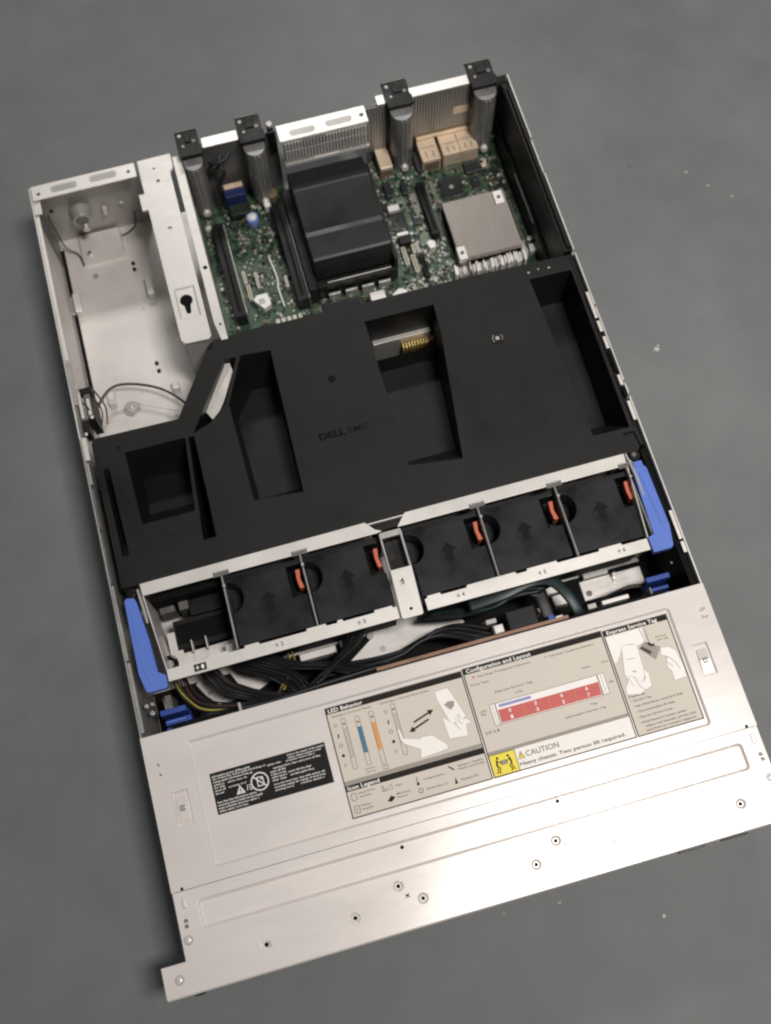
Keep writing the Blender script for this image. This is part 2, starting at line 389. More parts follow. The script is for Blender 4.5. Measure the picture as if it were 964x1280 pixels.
# ---- black regulatory label
ZL = 85.7
lb = MB('label_black').prism([(42.6, 110.3), (128.4, 110.3), (128.4, 140.0), (42.6, 140.0)], ZL + .02, ZL + .12)
z = ZL + .22
lb.m('label_print')
WORDS = 'caution this system may have more than one power supply cable to reduce risk of electric shock a trained service technician must disconnect all cables before servicing warning read the guide for further safety information keep clear of fans while the cover is off input ratings'.split()
random.seed(3)
def filler(n):
    t = ''
    while len(t) < n: t += random.choice(WORDS) + ' '
    return t[:n].strip()
def rows(x0, x1, y0, n, dy, h, dens=1.15, bold=0.03):
    for i in range(n):
        y = y0 - i * dy; w = (x1 - x0) * (1 if i < n - 1 else random.uniform(.7, .95))
        lb.text(filler(int(w * dens)), x0, y, z, w=w, h=h, bold=bold, res=1)
rows(44, 81, 136.6, 1, 2, 1.5); rows(44, 83, 134.8, 2, 2.1, 1.35); rows(100, 127.4, 137.4, 2, 2.0, 1.25)
rows(98, 127.4, 133.6, 1, 2, 1.2); rows(84, 97, 134.2, 1, 2, 1.2); rows(88, 127.4, 131.0, 1, 2, 1.3)
rows(44, 52, 130.6, 4, 2.1, 1.35); rows(54, 72, 130.4, 1, 2, 1.1); rows(54, 70, 126.8, 1, 2, 1.1)
rows(85.5, 97, 128.8, 4, 2.1, 1.4); rows(98, 122, 125.6, 1, 2, 1.5); rows(99, 122, 123.2, 1, 2, 1.5); rows(86, 104, 119.6, 3, 2.1, 1.3)
rows(105, 124, 119.6, 3, 2.1, 1.3); rows(44, 81, 118.0, 1, 2.0, 1.4); rows(44, 79, 115.9, 1, 2, 1.4); rows(44, 78, 113.8, 1, 2, 1.4); rows(44, 70, 111.7, 1, 2, 1.3)
lb.ring(76.8, 125.2, 6.2, 1.0, z + .03).line([(72.4, 129.6), (81.2, 120.8)], 0.9, z + .05)
lb.m('label_black').disc(76.8, 125.2, 5.8, z - .04).m('label_print')
lb.line([(75, 122), (75, 128.3), (77.2, 128.3), (79.4, 126.2), (79.4, 122.3)], 0.8, z + .01, True).disc(78.6, 127.4, 1.1, z + .02)
lb.flat([(58.6, 120.4), (65.4, 120.4), (62.0, 126.6)], z + .02)
lb.m('label_black').line([(62.0, 124.6), (61.6, 122.9), (62.4, 122.8), (62, 121.3)], .5, z + .05)
lb.m('label_print').line([(66.8, 121.6), (67.6, 125.2)], .6, z).line([(69, 121.4), (70.4, 121.4), (70.4, 125), (69, 125)], .5, z, True)
part('regulatory_label', lb, srv)

# ---- large information label
il = MB('label_beige').prism([(134.6, 81.9), (239.0, 81.9), (239.0, 162.9), (134.6, 162.9)], ZL + .02, ZL + .12)
il.prism([(240.0, 81.9), (348.4, 81.9), (348.4, 163.8), (240.0, 163.8)], ZL + .02, ZL + .12)
il.prism([(349.4, 81.9), (400.0, 81.9), (400.0, 163.0), (349.4, 163.0)], ZL + .02, ZL + .12)
z0 = ZL + .2; z1 = ZL + .3; z2 = ZL + .4; z3 = ZL + .5
il.m('label_ink')
for x0, x1, ya, yb in ((134.8, 238.8, 158.2, 162.7), (134.8, 238.8, 100.8, 105.1), (240.2, 348.2, 159.2, 163.6), (349.6, 399.8, 158.6, 162.8)): il.rect(x0, ya, x1, yb, z0)
il.m('label_gray').rect(135, 105.2, 238.6, 108.3, z0).rect(240.4, 97.9, 348.0, 100.4, z0)
il.m('label_white').rect(259.9, 82.6, 347.8, 97.7, z0)
il.m('label_line')
for x0, x1, ya, yb in ((134.85, 238.75, 82.1, 162.7), (240.25, 348.15, 82.1, 163.6), (349.65, 399.75, 82.1, 162.8)):
    il.line([(x0, ya), (x1, ya), (x1, yb), (x0, yb)], 0.85, z1, True)
il.m('label_white')
il.text('LED Behavior', 136.6, 159.0, z1, w=26, h=2.9, bold=0.018); il.text('Icon Legend', 136.4, 101.6, z1, w=23.5, h=2.9, bold=0.018)
il.text('Configuration and Layout', 242.6, 160.0, z1, w=50, h=2.9, bold=0.018); il.text('Express Service Tag', 352.2, 159.4, z1, w=39.5, h=2.8, bold=0.018)
# LED panel
il.m('label_faint').text('Standard Control Panel', 138, 155.0, z1, w=29.5, h=1.5, bold=.015).text('Quick Sync 2 Control Panel Option', 175, 155.0, z1, w=37, h=1.5, bold=.015)
for x, yb, yt in ((144.1, 115.3, 152.7), (154.4, 115.3, 151.4), (165.1, 113.1, 152.2), (181.8, 115.3, 153.2)):
    il.m('label_line').line(rrect(x, yb, x + 3.2, yt, .8, 2), 0.28, z1, True)
    il.disc(x + 1.6, yt - 4, 0.8, z1, 8)
    if x in (144.1, 181.8): il.line([(x + .9, yb + 8), (x + .9, yt - 7)], .22, z1).line([(x + 2.3, yb + 8), (x + 2.3, yt - 7)], .22, z1)
il.m('label_teal').rect(154.6, 124.4, 157.5, 143.9, z2).m('label_orange').rect(165.3, 124.0, 168.3, 144.2, z2)
for x in (139.5, 177.3):
    il.m('label_faint').ring(x, 149, 1.1, .35, z1, 10).ring(x, 134, 1.3, .4, z1, 10).line([(x - .9, 118), (x - .9, 120.6), (x + .9, 119)], .3, z1)
    il.m('label_ink').flat([(x - .7, 139.4), (x + .2, 139.6), (x + .7, 142), (x - .2, 143)], z1).flat([(x - 1.5, 126.2), (x + .2, 125.2), (x + 1.5, 126.8), (x - .2, 128)], z1)
il.m('label_faint').text('System', 152.2, 112.4, z1, w=7.6, h=1.2, bold=.01).text('Normal', 152.6, 110.0, z1, w=6.6, h=1.2, bold=.01).text('Check', 164.2, 111.2, z1, w=5.4, h=1.2, bold=.01).text('Fault', 164.6, 109.0, z1, w=4.6, h=1.2, bold=.01)
def arrow(x0, y0, x1, y1, w, hl, hw, z):
    d = Vector((x1 - x0, y1 - y0)); L = d.length; d.normalize(); n = Vector((-d.y, d.x)); a = Vector((x0, y0)); b = a + d * (L - hl); t = Vector((x1, y1))
    il.flat([tuple(a - n * w), tuple(b - n * w), tuple(b - n * hw), tuple(t), tuple(b + n * hw), tuple(b + n * w), tuple(a + n * w)], z)
il.m('label_ink'); arrow(195.2, 136.0, 211.5, 141.1, .65, 4.2, 2.2, z1); arrow(206.4, 135.3, 190.2, 130.0, .65, 4.2, 2.2, z1)
def shape(poly, fill='label_white', edge='label_faint', w=.3, z=None):
    z = z or z1
    il.m(edge).line(poly, w, z - .04, True); il.m(fill).flat(poly, z)
shape([(216.2, 153.2), (225.8, 153.6), (227.6, 149), (233.2, 130.6), (229, 127.6), (221.2, 127.4), (216.0, 148)], z=z1)
shape([(216.2, 134.5), (216.4, 127), (217.2, 117.4), (230.5, 116.2), (231.5, 124), (236, 125.4), (232.6, 128.4), (229.5, 129), (228.3, 132.9), (225.8, 131), (224.5, 126), (220, 130)], z=z2)
il.m('label_faint').line([(224.4, 126), (226.2, 122)], .3, z3).line([(228.3, 132.9), (227, 128), (229, 125)], .3, z3)
il.m('label_gray').flat([(220.0, 142.2), (223.4, 144.0), (228, 143.2), (227, 139.6), (223.8, 137.4)], z2)
shape([(182.2, 134.3), (183.6, 134.0), (184.8, 126.6), (196.3, 123.0), (198, 124.2), (205.5, 123.4), (214.1, 114.2), (214, 111.0), (193, 109.6), (194.6, 116), (184.2, 122.8), (182.6, 126.6)], z=z3)
# Icon legend
il.m('label_faint')
for t, x, y, w in (('Hard Drive', 143, 97.4, 12.4), ('Activity', 143, 94.8, 9), ('Fan', 170.2, 95.4, 4.6), ('Temperature', 190.4, 94.2, 15.6), ('Quick Sync 2', 190.6, 87.2, 16),
                   ('Power', 143, 88.6, 7), ('Supply', 143, 86.0, 8), ('Memory', 169.4, 89.6, 10.4), ('Board', 169.4, 87.2, 7), ('System Health', 217, 96.8, 19),
                   ('Health and ID LED', 217, 94.4, 19.8), ('System ID', 216.8, 86.8, 13)): il.text(t, x, y, z1, w=w, h=1.35, bold=.018)
il.m('label_line').line(rrect(137.5, 93.6, 141.2, 98.8, 1.2, 2), .35, z1, True).line(rrect(137.5, 84.8, 141.4, 89.8, .6, 2), .35, z1, True).line([(139.4, 86), (139.4, 88.6)], .4, z1)
il.line([(160.3, 98), (160.3, 94.4), (161.5, 94.4), (161.5, 98)], .35, z1, True).line([(161.8, 94.6), (167.6, 94.6), (167.6, 98)], .25, z1, True)
il.m('label_ink').flat([(161.8, 86.8), (165, 86), (168, 88.6), (165, 90.2)], z1).line([(186.0, 97.6), (186.2, 93.4)], .5, z1).disc(186.2, 92.8, 1.1, z2, 10)
il.line([(210.6, 98.6), (213.8, 95.6)], .9, z1).flat([(211.9, 85.6), (214.1, 85.6), (213.1, 90.4)], z1).m('label_faint').ring(186.8, 87.8, 1.6, .6, z1, 10)
# Configuration panel
il.m('label_red').disc(246.9, 155.9, .9, z1, 10).m('label_violet').disc(302.7, 156.1, .7, z1, 10).m('label_faint')
for t, x, y, w in (('Hot Swap Touchpoint Indicators', 249.6, 155.0, 41), ('Cold Swap Touchpoint Indicators', 305.2, 155.2, 35), ('Front View', 243.2, 149.8, 14), ('Express Service Tag', 259, 140.6, 28.5),
                   ('LCD', 273.5, 136.2, 5.4), ('Power', 326, 140.2, 6.8), ('Port', 341.6, 140.4, 4.6), ('USB', 341.6, 125, 3.8), ('LED', 243.9, 129.2, 5.2), ('Bar', 244.4, 127.0, 4),
                   ('Tag', 323.4, 113, 5), ('Information Service Tag', 303, 108.6, 31)): il.text(t, x, y, z1, w=w, h=1.35, bold=.018)
il.m('label_line').text('3.5" x 8', 243.4, 113.0, z1, w=10.4, h=1.9, bold=.01)
il.m('label_white').rect(256.4, 117.8, 334.6, 132.9, z1).m('label_line').line([(256.2, 117.6), (334.8, 117.6), (334.8, 133.0), (256.2, 133.0)], .3, z1 + .02, True)
il.m('label_white').rect(252.2, 117.6, 255.9, 133.2, z1).rect(335.2, 117.8, 339.8, 133.4, z1).m('label_line')
il.line([(252.1, 117.5), (255.9, 117.5), (255.9, 133.3), (252.1, 133.3)], .28, z2, True).line([(335.2, 117.7), (339.9, 117.7), (339.9, 133.5), (335.2, 133.5)], .28, z2, True).line([(254, 118), (254, 133)], .25, z2).line([(337.5, 118), (337.5, 133)], .25, z2)
il.m('label_red').rect(257.0, 118.3, 334.2, 128.0, z2).m('label_violet').rect(258.6, 129.6, 283.2, 131.7, z2)
il.m('label_orange')
for x in (275.7, 295.2, 314.9): il.line([(x, 118.5), (x, 127.9)], .28, z3)
il.m('label_white')
for i, x in enumerate((265.4, 285.1, 305.0, 324.5)):
    il.text(str(2 * i), x - .9, 124.4, z3, w=1.9, h=2.5, bold=.03).text(str(2 * i + 1), x - .7, 119.6, z3, w=1.7, h=2.5, bold=.03)
# caution strip
il.m('label_yellow').rect(240.5, 82.4, 259.6, 97.8, z1).m('label_ink').line([(240.5, 82.4), (259.6, 82.4), (259.6, 97.8), (240.5, 97.8)], .4, z2, True)
for cx, d in ((245.6, 1), (254.4, -1)):
    il.disc(cx + .4 * d, 94.8, .95, z2, 10).line([(cx - .4 * d, 93.2), (cx - 1.0 * d, 89.8)], 1.3, z2).line([(cx - .2 * d, 92.8), (cx + 2.4 * d, 90.8)], .6, z2)
    il.line([(cx - 1.0 * d, 89.8), (cx + .9 * d, 87.6), (cx - .6 * d, 84.6), (cx + .6 * d, 84.1)], .7, z2).line([(cx - 1.0 * d, 89.8), (cx - .9 * d, 87), (cx - 2.2 * d, 84.4)], .7, z2)
il.m('label_gray').rect(247.6, 89.6, 252.2, 92.4, z2).m('label_ink').line([(247.6, 89.6), (252.2, 89.6), (252.2, 92.4), (247.6, 92.4)], .25, z3, True)
il.m('label_yellow').flat([(261.2, 90.2), (265.8, 90.2), (263.5, 95.2)], z2).m('label_line').line([(261.2, 90.2), (265.8, 90.2), (263.5, 95.2)], .35, z3, True).line([(263.5, 93.6), (263.5, 91.2)], .4, z3)
il.m('label_line').text('CAUTION', 267, 90.6, z2, w=25, h=4.0, bold=.0, res=3)
il.m('label_line').text('Heavy chassis. Two person lift required.', 260.9, 85.2, z2, w=80, h=2.6, bold=.012, res=3)
# service tag panel
il.m('label_white').flat([(350.4, 157.9), (379.5, 157.9), (379, 147), (371, 146), (368, 148.6), (360.5, 148.6), (352.5, 137.8), (350.4, 137.8)], z1)
il.m('label_faint').line([(376.6, 157.6), (378.0, 146)], .4, z2).line([(380.4, 157.6), (380.6, 146.5)], .4, z2).line([(378.5, 157.6), (379.2, 147)], .3, z2)
shape([(359.4, 147.3), (360.4, 148.5), (369.8, 147.3), (370.9, 146.0), (369.5, 124.5), (366, 118.6), (356, 122), (355, 128)], z=z2)
shape([(352.2, 118), (351.6, 113.2), (361.3, 111.0), (371.4, 114.8), (372.2, 124.2), (369.6, 128.4), (368.9, 121), (365.5, 118.5), (361, 124.5), (357.2, 126.0), (355.2, 121)], z=z3)
il.m('label_faint').line([(356.8, 124.5), (358.4, 118.2)], .3, z3 + .03).line([(361, 124.5), (362.6, 117), (366, 112.8)], .35, z3 + .03).line([(359.6, 138), (366.8, 137.4)], .3, z3)
il.text('Tag', 360.6, 127.6, z3, w=3.2, h=1.3, bold=.02)
il.m('label_gray').flat([(371.6, 143.4), (377.2, 147.4), (387.4, 140.4), (381.0, 132.2)], z2).m('label_line').flat([(372.2, 143.2), (374.2, 144.2), (380, 138.8), (378.4, 136.8)], z3)
il.m('label_ink').flat([(380.0, 143.0), (378.4, 145.6), (380.4, 146.2), (381.8, 144.2), (384.0, 143.9), (383.0, 142.0)], z3)
shape([(386.4, 136.9), (387.6, 139.6), (393, 138.8), (397.4, 135.0), (399.0, 122), (398.6, 114.4), (389, 113.8), (389.4, 121), (387.4, 124), (388.2, 130), (390.6, 131.6), (385.8, 134.6)], z=z2)
il.m('label_faint').line([(390.6, 131.6), (394, 127), (396, 121)], .35, z3).line([(388, 129), (391.6, 124)], .3, z3)
il.text('Pull-out', 386.4, 147.6, z1, w=8, h=1.3, bold=.015).text('info. tag', 386.8, 145.2, z1, w=8.4, h=1.3, bold=.015)
for t, x, y, w in (('Features:', 352.2, 110.2, 13), ('\u2022 Service Tag', 352.8, 106.9, 15.4), ('\u2022 Info, illustrations, controls & Help', 353.4, 102.8, 38), ('\u2022 Documentation & Help', 354, 98.6, 29.5),
                   ('\u2022 Express Service Code', 353.8, 94.4, 26.4), ('\u2022 Quick Resource Locator, system', 353.6, 90.4, 36), ('videos and manuals, service info', 356.8, 87.2, 39), ('and how to contact support', 356.8, 84.2, 38)):
    il.m('label_faint').text(t, x, y, z1, w=w, h=1.5, bold=.02)
part('information_label', il, srv)

# ------------------------------------------------------------------ rear panel and flanges
def flange(name, x0, x1, y0, y1, slots, holes, z=87.0):
    base = MB('white_steel').box(x0, y0, z - 1.2, x1, y1, z)
    cuts = [MB('white_steel').prism(rrect(a, b, c, d, 2.6), z - .5, z + 1, rrect(a - .8, b - .8, c + .8, d + .8, 3.2)) for a, b, c, d in slots]
    cuts += [MB('white_steel').cyl(a, b, z - 3, z + 2, r) for a, b, r in holes]
    o = carve(name, base, cuts, srv, 0.3)
    for a, b, c, d in slots: part('slot_recess', MB('dull_steel').flat(rrect(a + .3, b + .3, c - .3, d - .3, 2.4), z - .47), o)
    return o
fo = flange('bay_flange', 1.6, 93, 653.6, 668.0, [(18, 657.4, 41, 664), (52.4, 658.4, 76, 665)], [(7.3, 659.4, 1.6), (86.7, 660.5, 1.6)])
fo['label'] = 'pale steel flange across the rear of the empty power supply bay'
fo = flange('bay_flange', 221, 301.5, 653.2, 670.5, [(231.5, 656.6, 253.6, 662.4), (264.5, 657.6, 287.5, 663.4)], [(297, 661.4, 2.0)])
fo['label'] = 'pale steel flange with two long slots above the middle grille'
part('rear_flange', MB('white_steel').box(154.6, 666.2, 85.8, 186.6, 676.6, 87), srv, .3)
part('rear_flange', MB('white_steel').box(313.6, 667.2, 85.8, 402.2, 677.0, 87), srv, .3)
rwall = MB('dull_steel').box(1.5, 667.0, 1.9, 93, 668.0, 85.6)
rwall.m('dark_steel').box(1.0, 640, 1.9, 2.2, 667, 80)
part('rear_panel', rwall, srv, label='grey metal back wall of the empty power supply bay')
fp = MB('dull_steel')
fp.cyly(33, 42, 655, 666.9, 8.5, 24, 10.5).m('dark_steel').cyly(33, 42, 654.2, 655.2, 5.8).m('screw_steel').cyly(34, 33.5, 650.5, 655.4, 3.0, 16, 4.2)
fp.m('screw_steel').cyly(54, 36, 661, 666.9, 2.2, 14, 4).m('dull_steel').cyly(70, 38, 664.6, 666.9, 2, 14, 3).m('matte_black').cyly(9, 50, 666.0, 666.9, 1.8)
part('bay_plunger', fp, srv, 0.3)
part('bay_bracket', MB('zinc_steel').prism(rrect(20.0, 634.5, 60.5, 664, 2.5), 1.9, 7.6, rrect(21.5, 636, 59, 664, 2.2)).m('screw_steel').cyl(28.5, 642.6, 7.6, 10.0, 2.4).m('matte_black').cyl(28.5, 642.6, 10.0, 10.1, 1.0), srv, .4)
part('ground_wire', MB('wire_brown').tube([(5, 664, 50), (6, 660, 26), (9, 653, 10), (17, 648, 5), (19.5, 641, 4), (20.2, 634.5, 3)], 0.7), srv, smooth=True)
part('ground_wire', MB('wire_brown').tube([(61, 656, 5), (68, 657, 6), (76, 661, 10), (78, 665.5, 22)], 0.8), srv, smooth=True)
for x0, y0, y1 in ((72, 583, 604), (5, 583, 605), (17, 485, 499), (74, 484, 493)):
    c = MB('white_steel').profile_x([(y0, 1.85), (y0 + 1, 11), (y1 - 1, 11), (y1, 1.85)], x0, x0 + 6.5)
    if x0 == 5: c.m('dull_steel').box(x0 - 5, y0 + 2, 1.9, x0 - 1, y1 - 1, 6.4)
    part('guide_clip', c, srv, 1.0)
part('standoff', MB('dull_steel').cyl(34.6, 480.6, 1.85, 2.4, 7.5, 28, 6.6).m('zinc_steel').cyl(34.6, 480.6, 2.4, 5.6, 4.6, 24, 3.4).m('screw_steel').dome(34.6, 480.6, 5.6, 2.4, 1.6), srv)
part('floor_rib', MB('zinc_steel').tube([(42, 484, 1.8), (58, 476, 1.8), (74, 468, 1.8)], .9, .5).tube([(46, 493, 1.8), (66, 500, 1.8)], .8, .4), srv, smooth=True)
part('sensor_cable', MB('wire_brown').tube([(6.2, 456, 30), (6.9, 478, 20), (17.5, 493.0, 19), (29.1, 497.2, 20), (45.1, 493.8, 20), (62.1, 485.5, 20), (74.4, 475.0, 20), (86, 460.0, 20)], 1.15), srv, smooth=True)

# central bracket between the bay and the board
cb = MB('zinc_steel').prism([(96.1, 668.3), (95.9, 634), (90.9, 634), (90.9, 617.6), (96.0, 617.4), (96.8, 487), (99.6, 483.4), (119.2, 482.6), (121.6, 485), (121.8, 650), (125.4, 655), (125.4, 668.6)], 84.4, 87.1)
cuts = [MB('zinc_steel').cyl(x, y, 84, 89, r) for x, y, r in ((108.9, 657.2, 1.0), (109.9, 643.9, 1.7), (110.1, 594.5, 1.7))]
cuts.append(MB('zinc_steel').prism([(101.6, 507), (116.4, 507), (116.4, 534), (101.6, 534)], 85.7, 87.6, [(99.8, 505.2), (118.2, 505.2), (118.2, 535.8), (99.8, 535.8)]))
kb = carve('divider_bracket', cb, cuts, srv, 0.4)
kh = [(108.6 + 5.4 * math.cos(math.radians(a)), 523.3 + 5.4 * math.sin(math.radians(a))) for a in range(-60, 241, 15)] + [(106.6, 511.6), (107.4, 510.4), (109.6, 510.4), (110.4, 511.6)]
part('keyhole', MB('matte_black').flat(kh, 85.76), kb)
dw = MB('zinc_steel').box(97.4, 484.6, 1.9, 98.6, 667, 84.3).box(98.62, 484.0, 30, 119, 485.1, 84.3)
dw.m('zinc_steel').prism([(126.2, 669.5), (125.9, 500), (128.6, 482.4), (134.2, 482.2), (134.0, 520), (133.6, 669.4)], 79, 80.2)
dw.box(132.9, 484, 1.9, 133.9, 668, 78.9)
part('bay_divider', dw, srv, .2)
part('divider_hole', MB('matte_black').disc(130.4, 553, 1.9, 80.3), kb)
part('divider_hole', MB('matte_black').disc(131, 497, 1.1, 80.3), kb)
part('wall_block', MB('dull_steel').box(119, 478, 60, 131, 484, 79).m('zinc_steel').box(108, 470, 20, 118, 480, 50).m('screw_steel').cyl(112, 474, 50, 54, 2.2), srv, .8)

# rear wall behind the motherboard: backing sheets and vent bars
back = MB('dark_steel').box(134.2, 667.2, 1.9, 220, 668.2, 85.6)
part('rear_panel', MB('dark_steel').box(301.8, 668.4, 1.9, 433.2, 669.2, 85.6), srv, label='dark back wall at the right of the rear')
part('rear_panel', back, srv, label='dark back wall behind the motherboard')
vb = MB('dull_steel')
for k in range(21): vb.box(345.6 + k * 2.7, 667.0, 31, 347.3 + k * 2.7, 668.3, 84.8)
vb.m('capacitor_tan').box(345.4, 666.9, 29, 402, 668.2, 33).m('brass_shield').box(385, 666.6, 50, 399, 668.0, 58)
vb.m('dull_steel')
for k in range(7): vb.box(301.9 + k * 2.7, 667.0, 24, 303.6 + k * 2.7, 668.3, 84.8)
part('vent_grille', vb, srv, label='grey slotted vent wall at the right of the rear')
vg = MB('dull_steel').box(223, 652.4, 53, 301, 653.4, 85.6)
vg.m('white_steel')
for k in range(26):
    x = 224.5 + k * 2.9; vg.box(x, 651.2, 57 + (3 if 8 < k < 17 else 0), x + 1.5, 652.3, 74)
    vg.box(x, 651.2, 76, x + 1.5, 652.3, 84)
vg.m('dark_steel').box(240, 651.6, 75.6, 262, 652.3, 84.6)
vg.m('white_steel').box(223, 651.0, 53, 301, 652.5, 56.4)
part('vent_grille', vg, srv, label='pale slotted grille under the middle flange')

# four retention columns with their black ears
for i, (x0, x1, ys) in enumerate(((132.8, 153.4, 0), (187.2, 209.6, 0), (321.0, 344.6, 0), (398.6, 422.4, 0))):
    xc = (x0 + x1) / 2; bl = 12 if i == 0 else 8
    col = MB('smoke_plastic'); n = 16; hw = (x1 - x0) * 0.42
    prof = [(xc + hw * math.cos(math.pi + math.pi * k / n), 657.5 + 10 * math.sin(math.pi + math.pi * k / n)) for k in range(n + 1)] + [(xc + hw, 667), (xc - hw, 667)]
    col.prism(prof, bl, 84)
    for q in (-6.4, -4.2, 4.2, 6.4): col.m('dark_steel').prism([(xc + q - .4, 651), (xc + q - .4, 648.6 + abs(q) * .22), (xc + q + .4, 648.6 + abs(q) * .22), (xc + q + .4, 651)], bl + 6, 80)
    col.m('dull_steel').prism([(xc - 2.6, 649.6), (xc - 2.6, 647.2), (xc - 1.4, 646.6), (xc - .6, 649)], bl + 12, 82).prism([(xc + .8, 649), (xc + 1.4, 646.6), (xc + 2.6, 647.2), (xc + 2.6, 649.6)], bl + 12, 82)
    c = part('retention_column', col, srv, .3)
    part('screw', MB('white_steel').cyly(xc, bl + 9, 644.0, 647.8, 3.2, 14, 3.6), c, .2)
    ear = MB('black_plastic').prism([(x0, 658.5), (x1 + .4, 658.2), (x1 + .2, 668), (x1 - 1.0, 668.6), (x1 - .4, 684), (x1 - 6, 684.3), (x1 - 6.4, 682.6), (x0 + 6.4, 683), (x0 + 6, 685), (x0 + .4, 685.4)], 88.2, 91)
    ear.m('dark_steel').box(x0 + .4, 686.0, 86.5, x1 - 1, 687.4, 89.8).m('black_plastic').box(x0 + 8, 672, 91, x1 - 7, 679, 92.4).box(x0 + 1, 660, 60, x1 - 1, 666.5, 88.1)
    e = part('column_ear', ear, c, .5)
    rv = MB('dull_steel').cyl(x0 + 4.2, 680.4, 91, 91.5, 1.8, 20, 1.4).cyl(x0 + 5.4, 669.2, 91, 91.4, 1.3, 20, 1.0).m('dark_steel').cyl(x1 - 5, 672.5, 91, 91.4, 1.8)
    part('ear_rivets', rv, c)
part('rear_clip', MB('black_plastic').box(213, 664, 60, 218.5, 672, 88.4).m('dull_steel').cyl(215.8, 671, 88.4, 92, 3.0), srv, .5)

# ------------------------------------------------------------------ motherboard
mbd = MB('pcb_green').box(134.4, 300, 7.0, 423.6, 664, 9.0)
board = part('motherboard', mbd, srv)
random.seed(21)
cl = MB('chip_black')
KIND = [('chip_black', 5, 3.2), ('solder_silver', 3, 1.2), ('capacitor_tan', 3, 1.5), ('pcb_light', 3, .7), ('cream_plastic', 1, 1.0), ('pcb_dark', 4, .5), ('dull_steel', 2, 2.0)]
pool = [k for k in KIND for _ in range(k[1])]
def clutter(x0, y0, x1, y1, n, smin=1.0, smax=4.0, bright=0):
    for _ in range(n):
        k = random.choice(pool)
        if bright and random.random() < bright: k = random.choice([KIND[1], KIND[3], KIND[3], KIND[6]])
        x, y = random.uniform(x0, x1), random.uniform(y0, y1); w, d = random.uniform(smin, smax), random.uniform(smin, smax)
        zz = 9 + k[2] * random.uniform(.4, 1.3) + random.random() * .05
        if k[0] != 'chip_black' and max(w, d) > 3: w *= .5; d *= .5
        cl.m(k[0]).box(x, y, 8.8, x + w, y + d, zz)
clutter(136, 486, 143, 655, 60); clutter(158, 590, 198, 652, 170, .8, 3.2); clutter(165, 530, 198, 590, 90); clutter(160, 500, 215, 530, 90, .8, 3)
clutter(216, 484, 300, 538, 260, .8, 3.5); clutter(298, 500, 345, 665, 340, .8, 3.6, .35); clutter(346, 592, 420, 640, 190, .7, 3.0, .1); clutter(300, 505, 350, 568, 150, .8, 3.2, .55)
clutter(384, 600, 420, 642, 40, 1, 5); clutter(412, 530, 421, 660, 30); clutter(158, 530, 200, 640, 160, .8, 3.4, .2); clutter(136, 500, 143, 650, 40, 1, 3, .3)
for x, y, w_, d_, mt, zz in ((346, 600, 9, 30, 'pcb_light', 9.3), (382, 592, 20, 14, 'pcb_light', 9.25), (300, 506, 40, 18, 'pcb_light', 9.2), (326, 566, 10, 20, 'pcb_light', 9.3), (302, 584, 4, 50, 'pcb_dark', 9.2),
        (318, 588, 7, 34, 'pcb_light', 9.2), (230, 500, 60, 10, 'pcb_dark', 9.4), (222, 512, 34, 18, 'chip_black', 12), (344, 640, 6, 22, 'chip_black', 15), (404, 592, 14, 20, 'pcb_dark', 9.6), (330, 600, 7, 22, 'dull_steel', 9.6)):
    cl.m(mt).box(x, y, 8.8, x + w_, y + d_, zz)
clutter(300, 504, 336, 532, 200, 1, 4, .7); clutter(300, 566, 336, 660, 160, .8, 3, .6); clutter(324, 530, 350, 566, 90, 1, 3.4, .7); clutter(346, 594, 358, 640, 60, .8, 3, .3)
part('component_clutter', cl, board)
board.children[0]['kind'] = 'stuff'
def slot(x0, y0, x1, y1, zt, edge=None, nm='riser_slot'):
    m_ = MB('black_plastic').box(x0, y0, 8.9, x1, y1, zt)
    m_.m('matte_black').box((x0 + x1) / 2 - 1.0, y0 + 4, zt, (x0 + x1) / 2 + 1.0, y1 - 4, zt + .15)
    if edge: m_.m(edge).box(x1 + .1, y0 + 2, 9, x1 + .9, y1 - 1, zt - 2)
    return part(nm, m_, board, .5)
slot(143.6, 530, 154.2, 628, 27, 'solder_silver'); slot(201.6, 531, 212.0, 636, 27, 'dull_steel'); slot(337.4, 568, 344.6, 625, 20, 'dark_steel'); slot(320, 529.4, 324.4, 554, 16)
slot(412.8, 528, 416.5, 590, 14, 'solder_silver', 'edge_rail')
for x0, y0, x1, y1 in ((159.4, 568, 162.2, 581), (160.2, 551, 163.6, 566), (170.0, 561, 172.6, 577), (195.6, 554.5, 198.0, 566.4), (306.0, 546.4, 309.6, 565.4), (315.8, 556.6, 318.6, 566), (319.6, 556.2, 322.4, 566), (312.6, 536.8, 316.2, 555.4)):
    part('pin_header', MB('cream_plastic').box(x0, y0, 8.9, x1, y1, 15).m('capacitor_tan').box(x0 + .9, y0 + .8, 15, x1 - .9, y1 - .8, 15.15), board, .3)
part('light_guide', MB('white_plastic').tube([(187.2, 589, 14), (189.4, 566, 14), (188.0, 556, 14), (189, 536, 14)], .8), board)
part('socket', MB('white_plastic').prism([(167.5, 553), (177, 553), (178, 541), (171, 537.5), (163, 549)], 8.9, 16).m('dull_steel').box(168, 543, 16, 173, 548, 17), board, .6)
for k in range(5): part('edge_contact', MB('cream_plastic').box(178 + k * 5.2, 518.4, 9, 181.4 + k * 5.2, 526, 13), board, .3)
part('blue_connector', MB('navy_plastic').box(162.6, 648, 8.9, 182, 656, 34).m('brass_shield').box(163.6, 656.2, 20, 181, 661, 36), board, .4)
part('ribbon_panel', MB('pcb_dark').box(164, 636, 16, 183, 647.6, 22), board, .3)
part('dial_knob', MB('dial_blue').cyl(182.0, 632.2, 9, 19, 6.0, 28, 5.6).m('white_plastic').dome(182.0, 632.2, 19, 4.3, 2.5), board, .4, True)
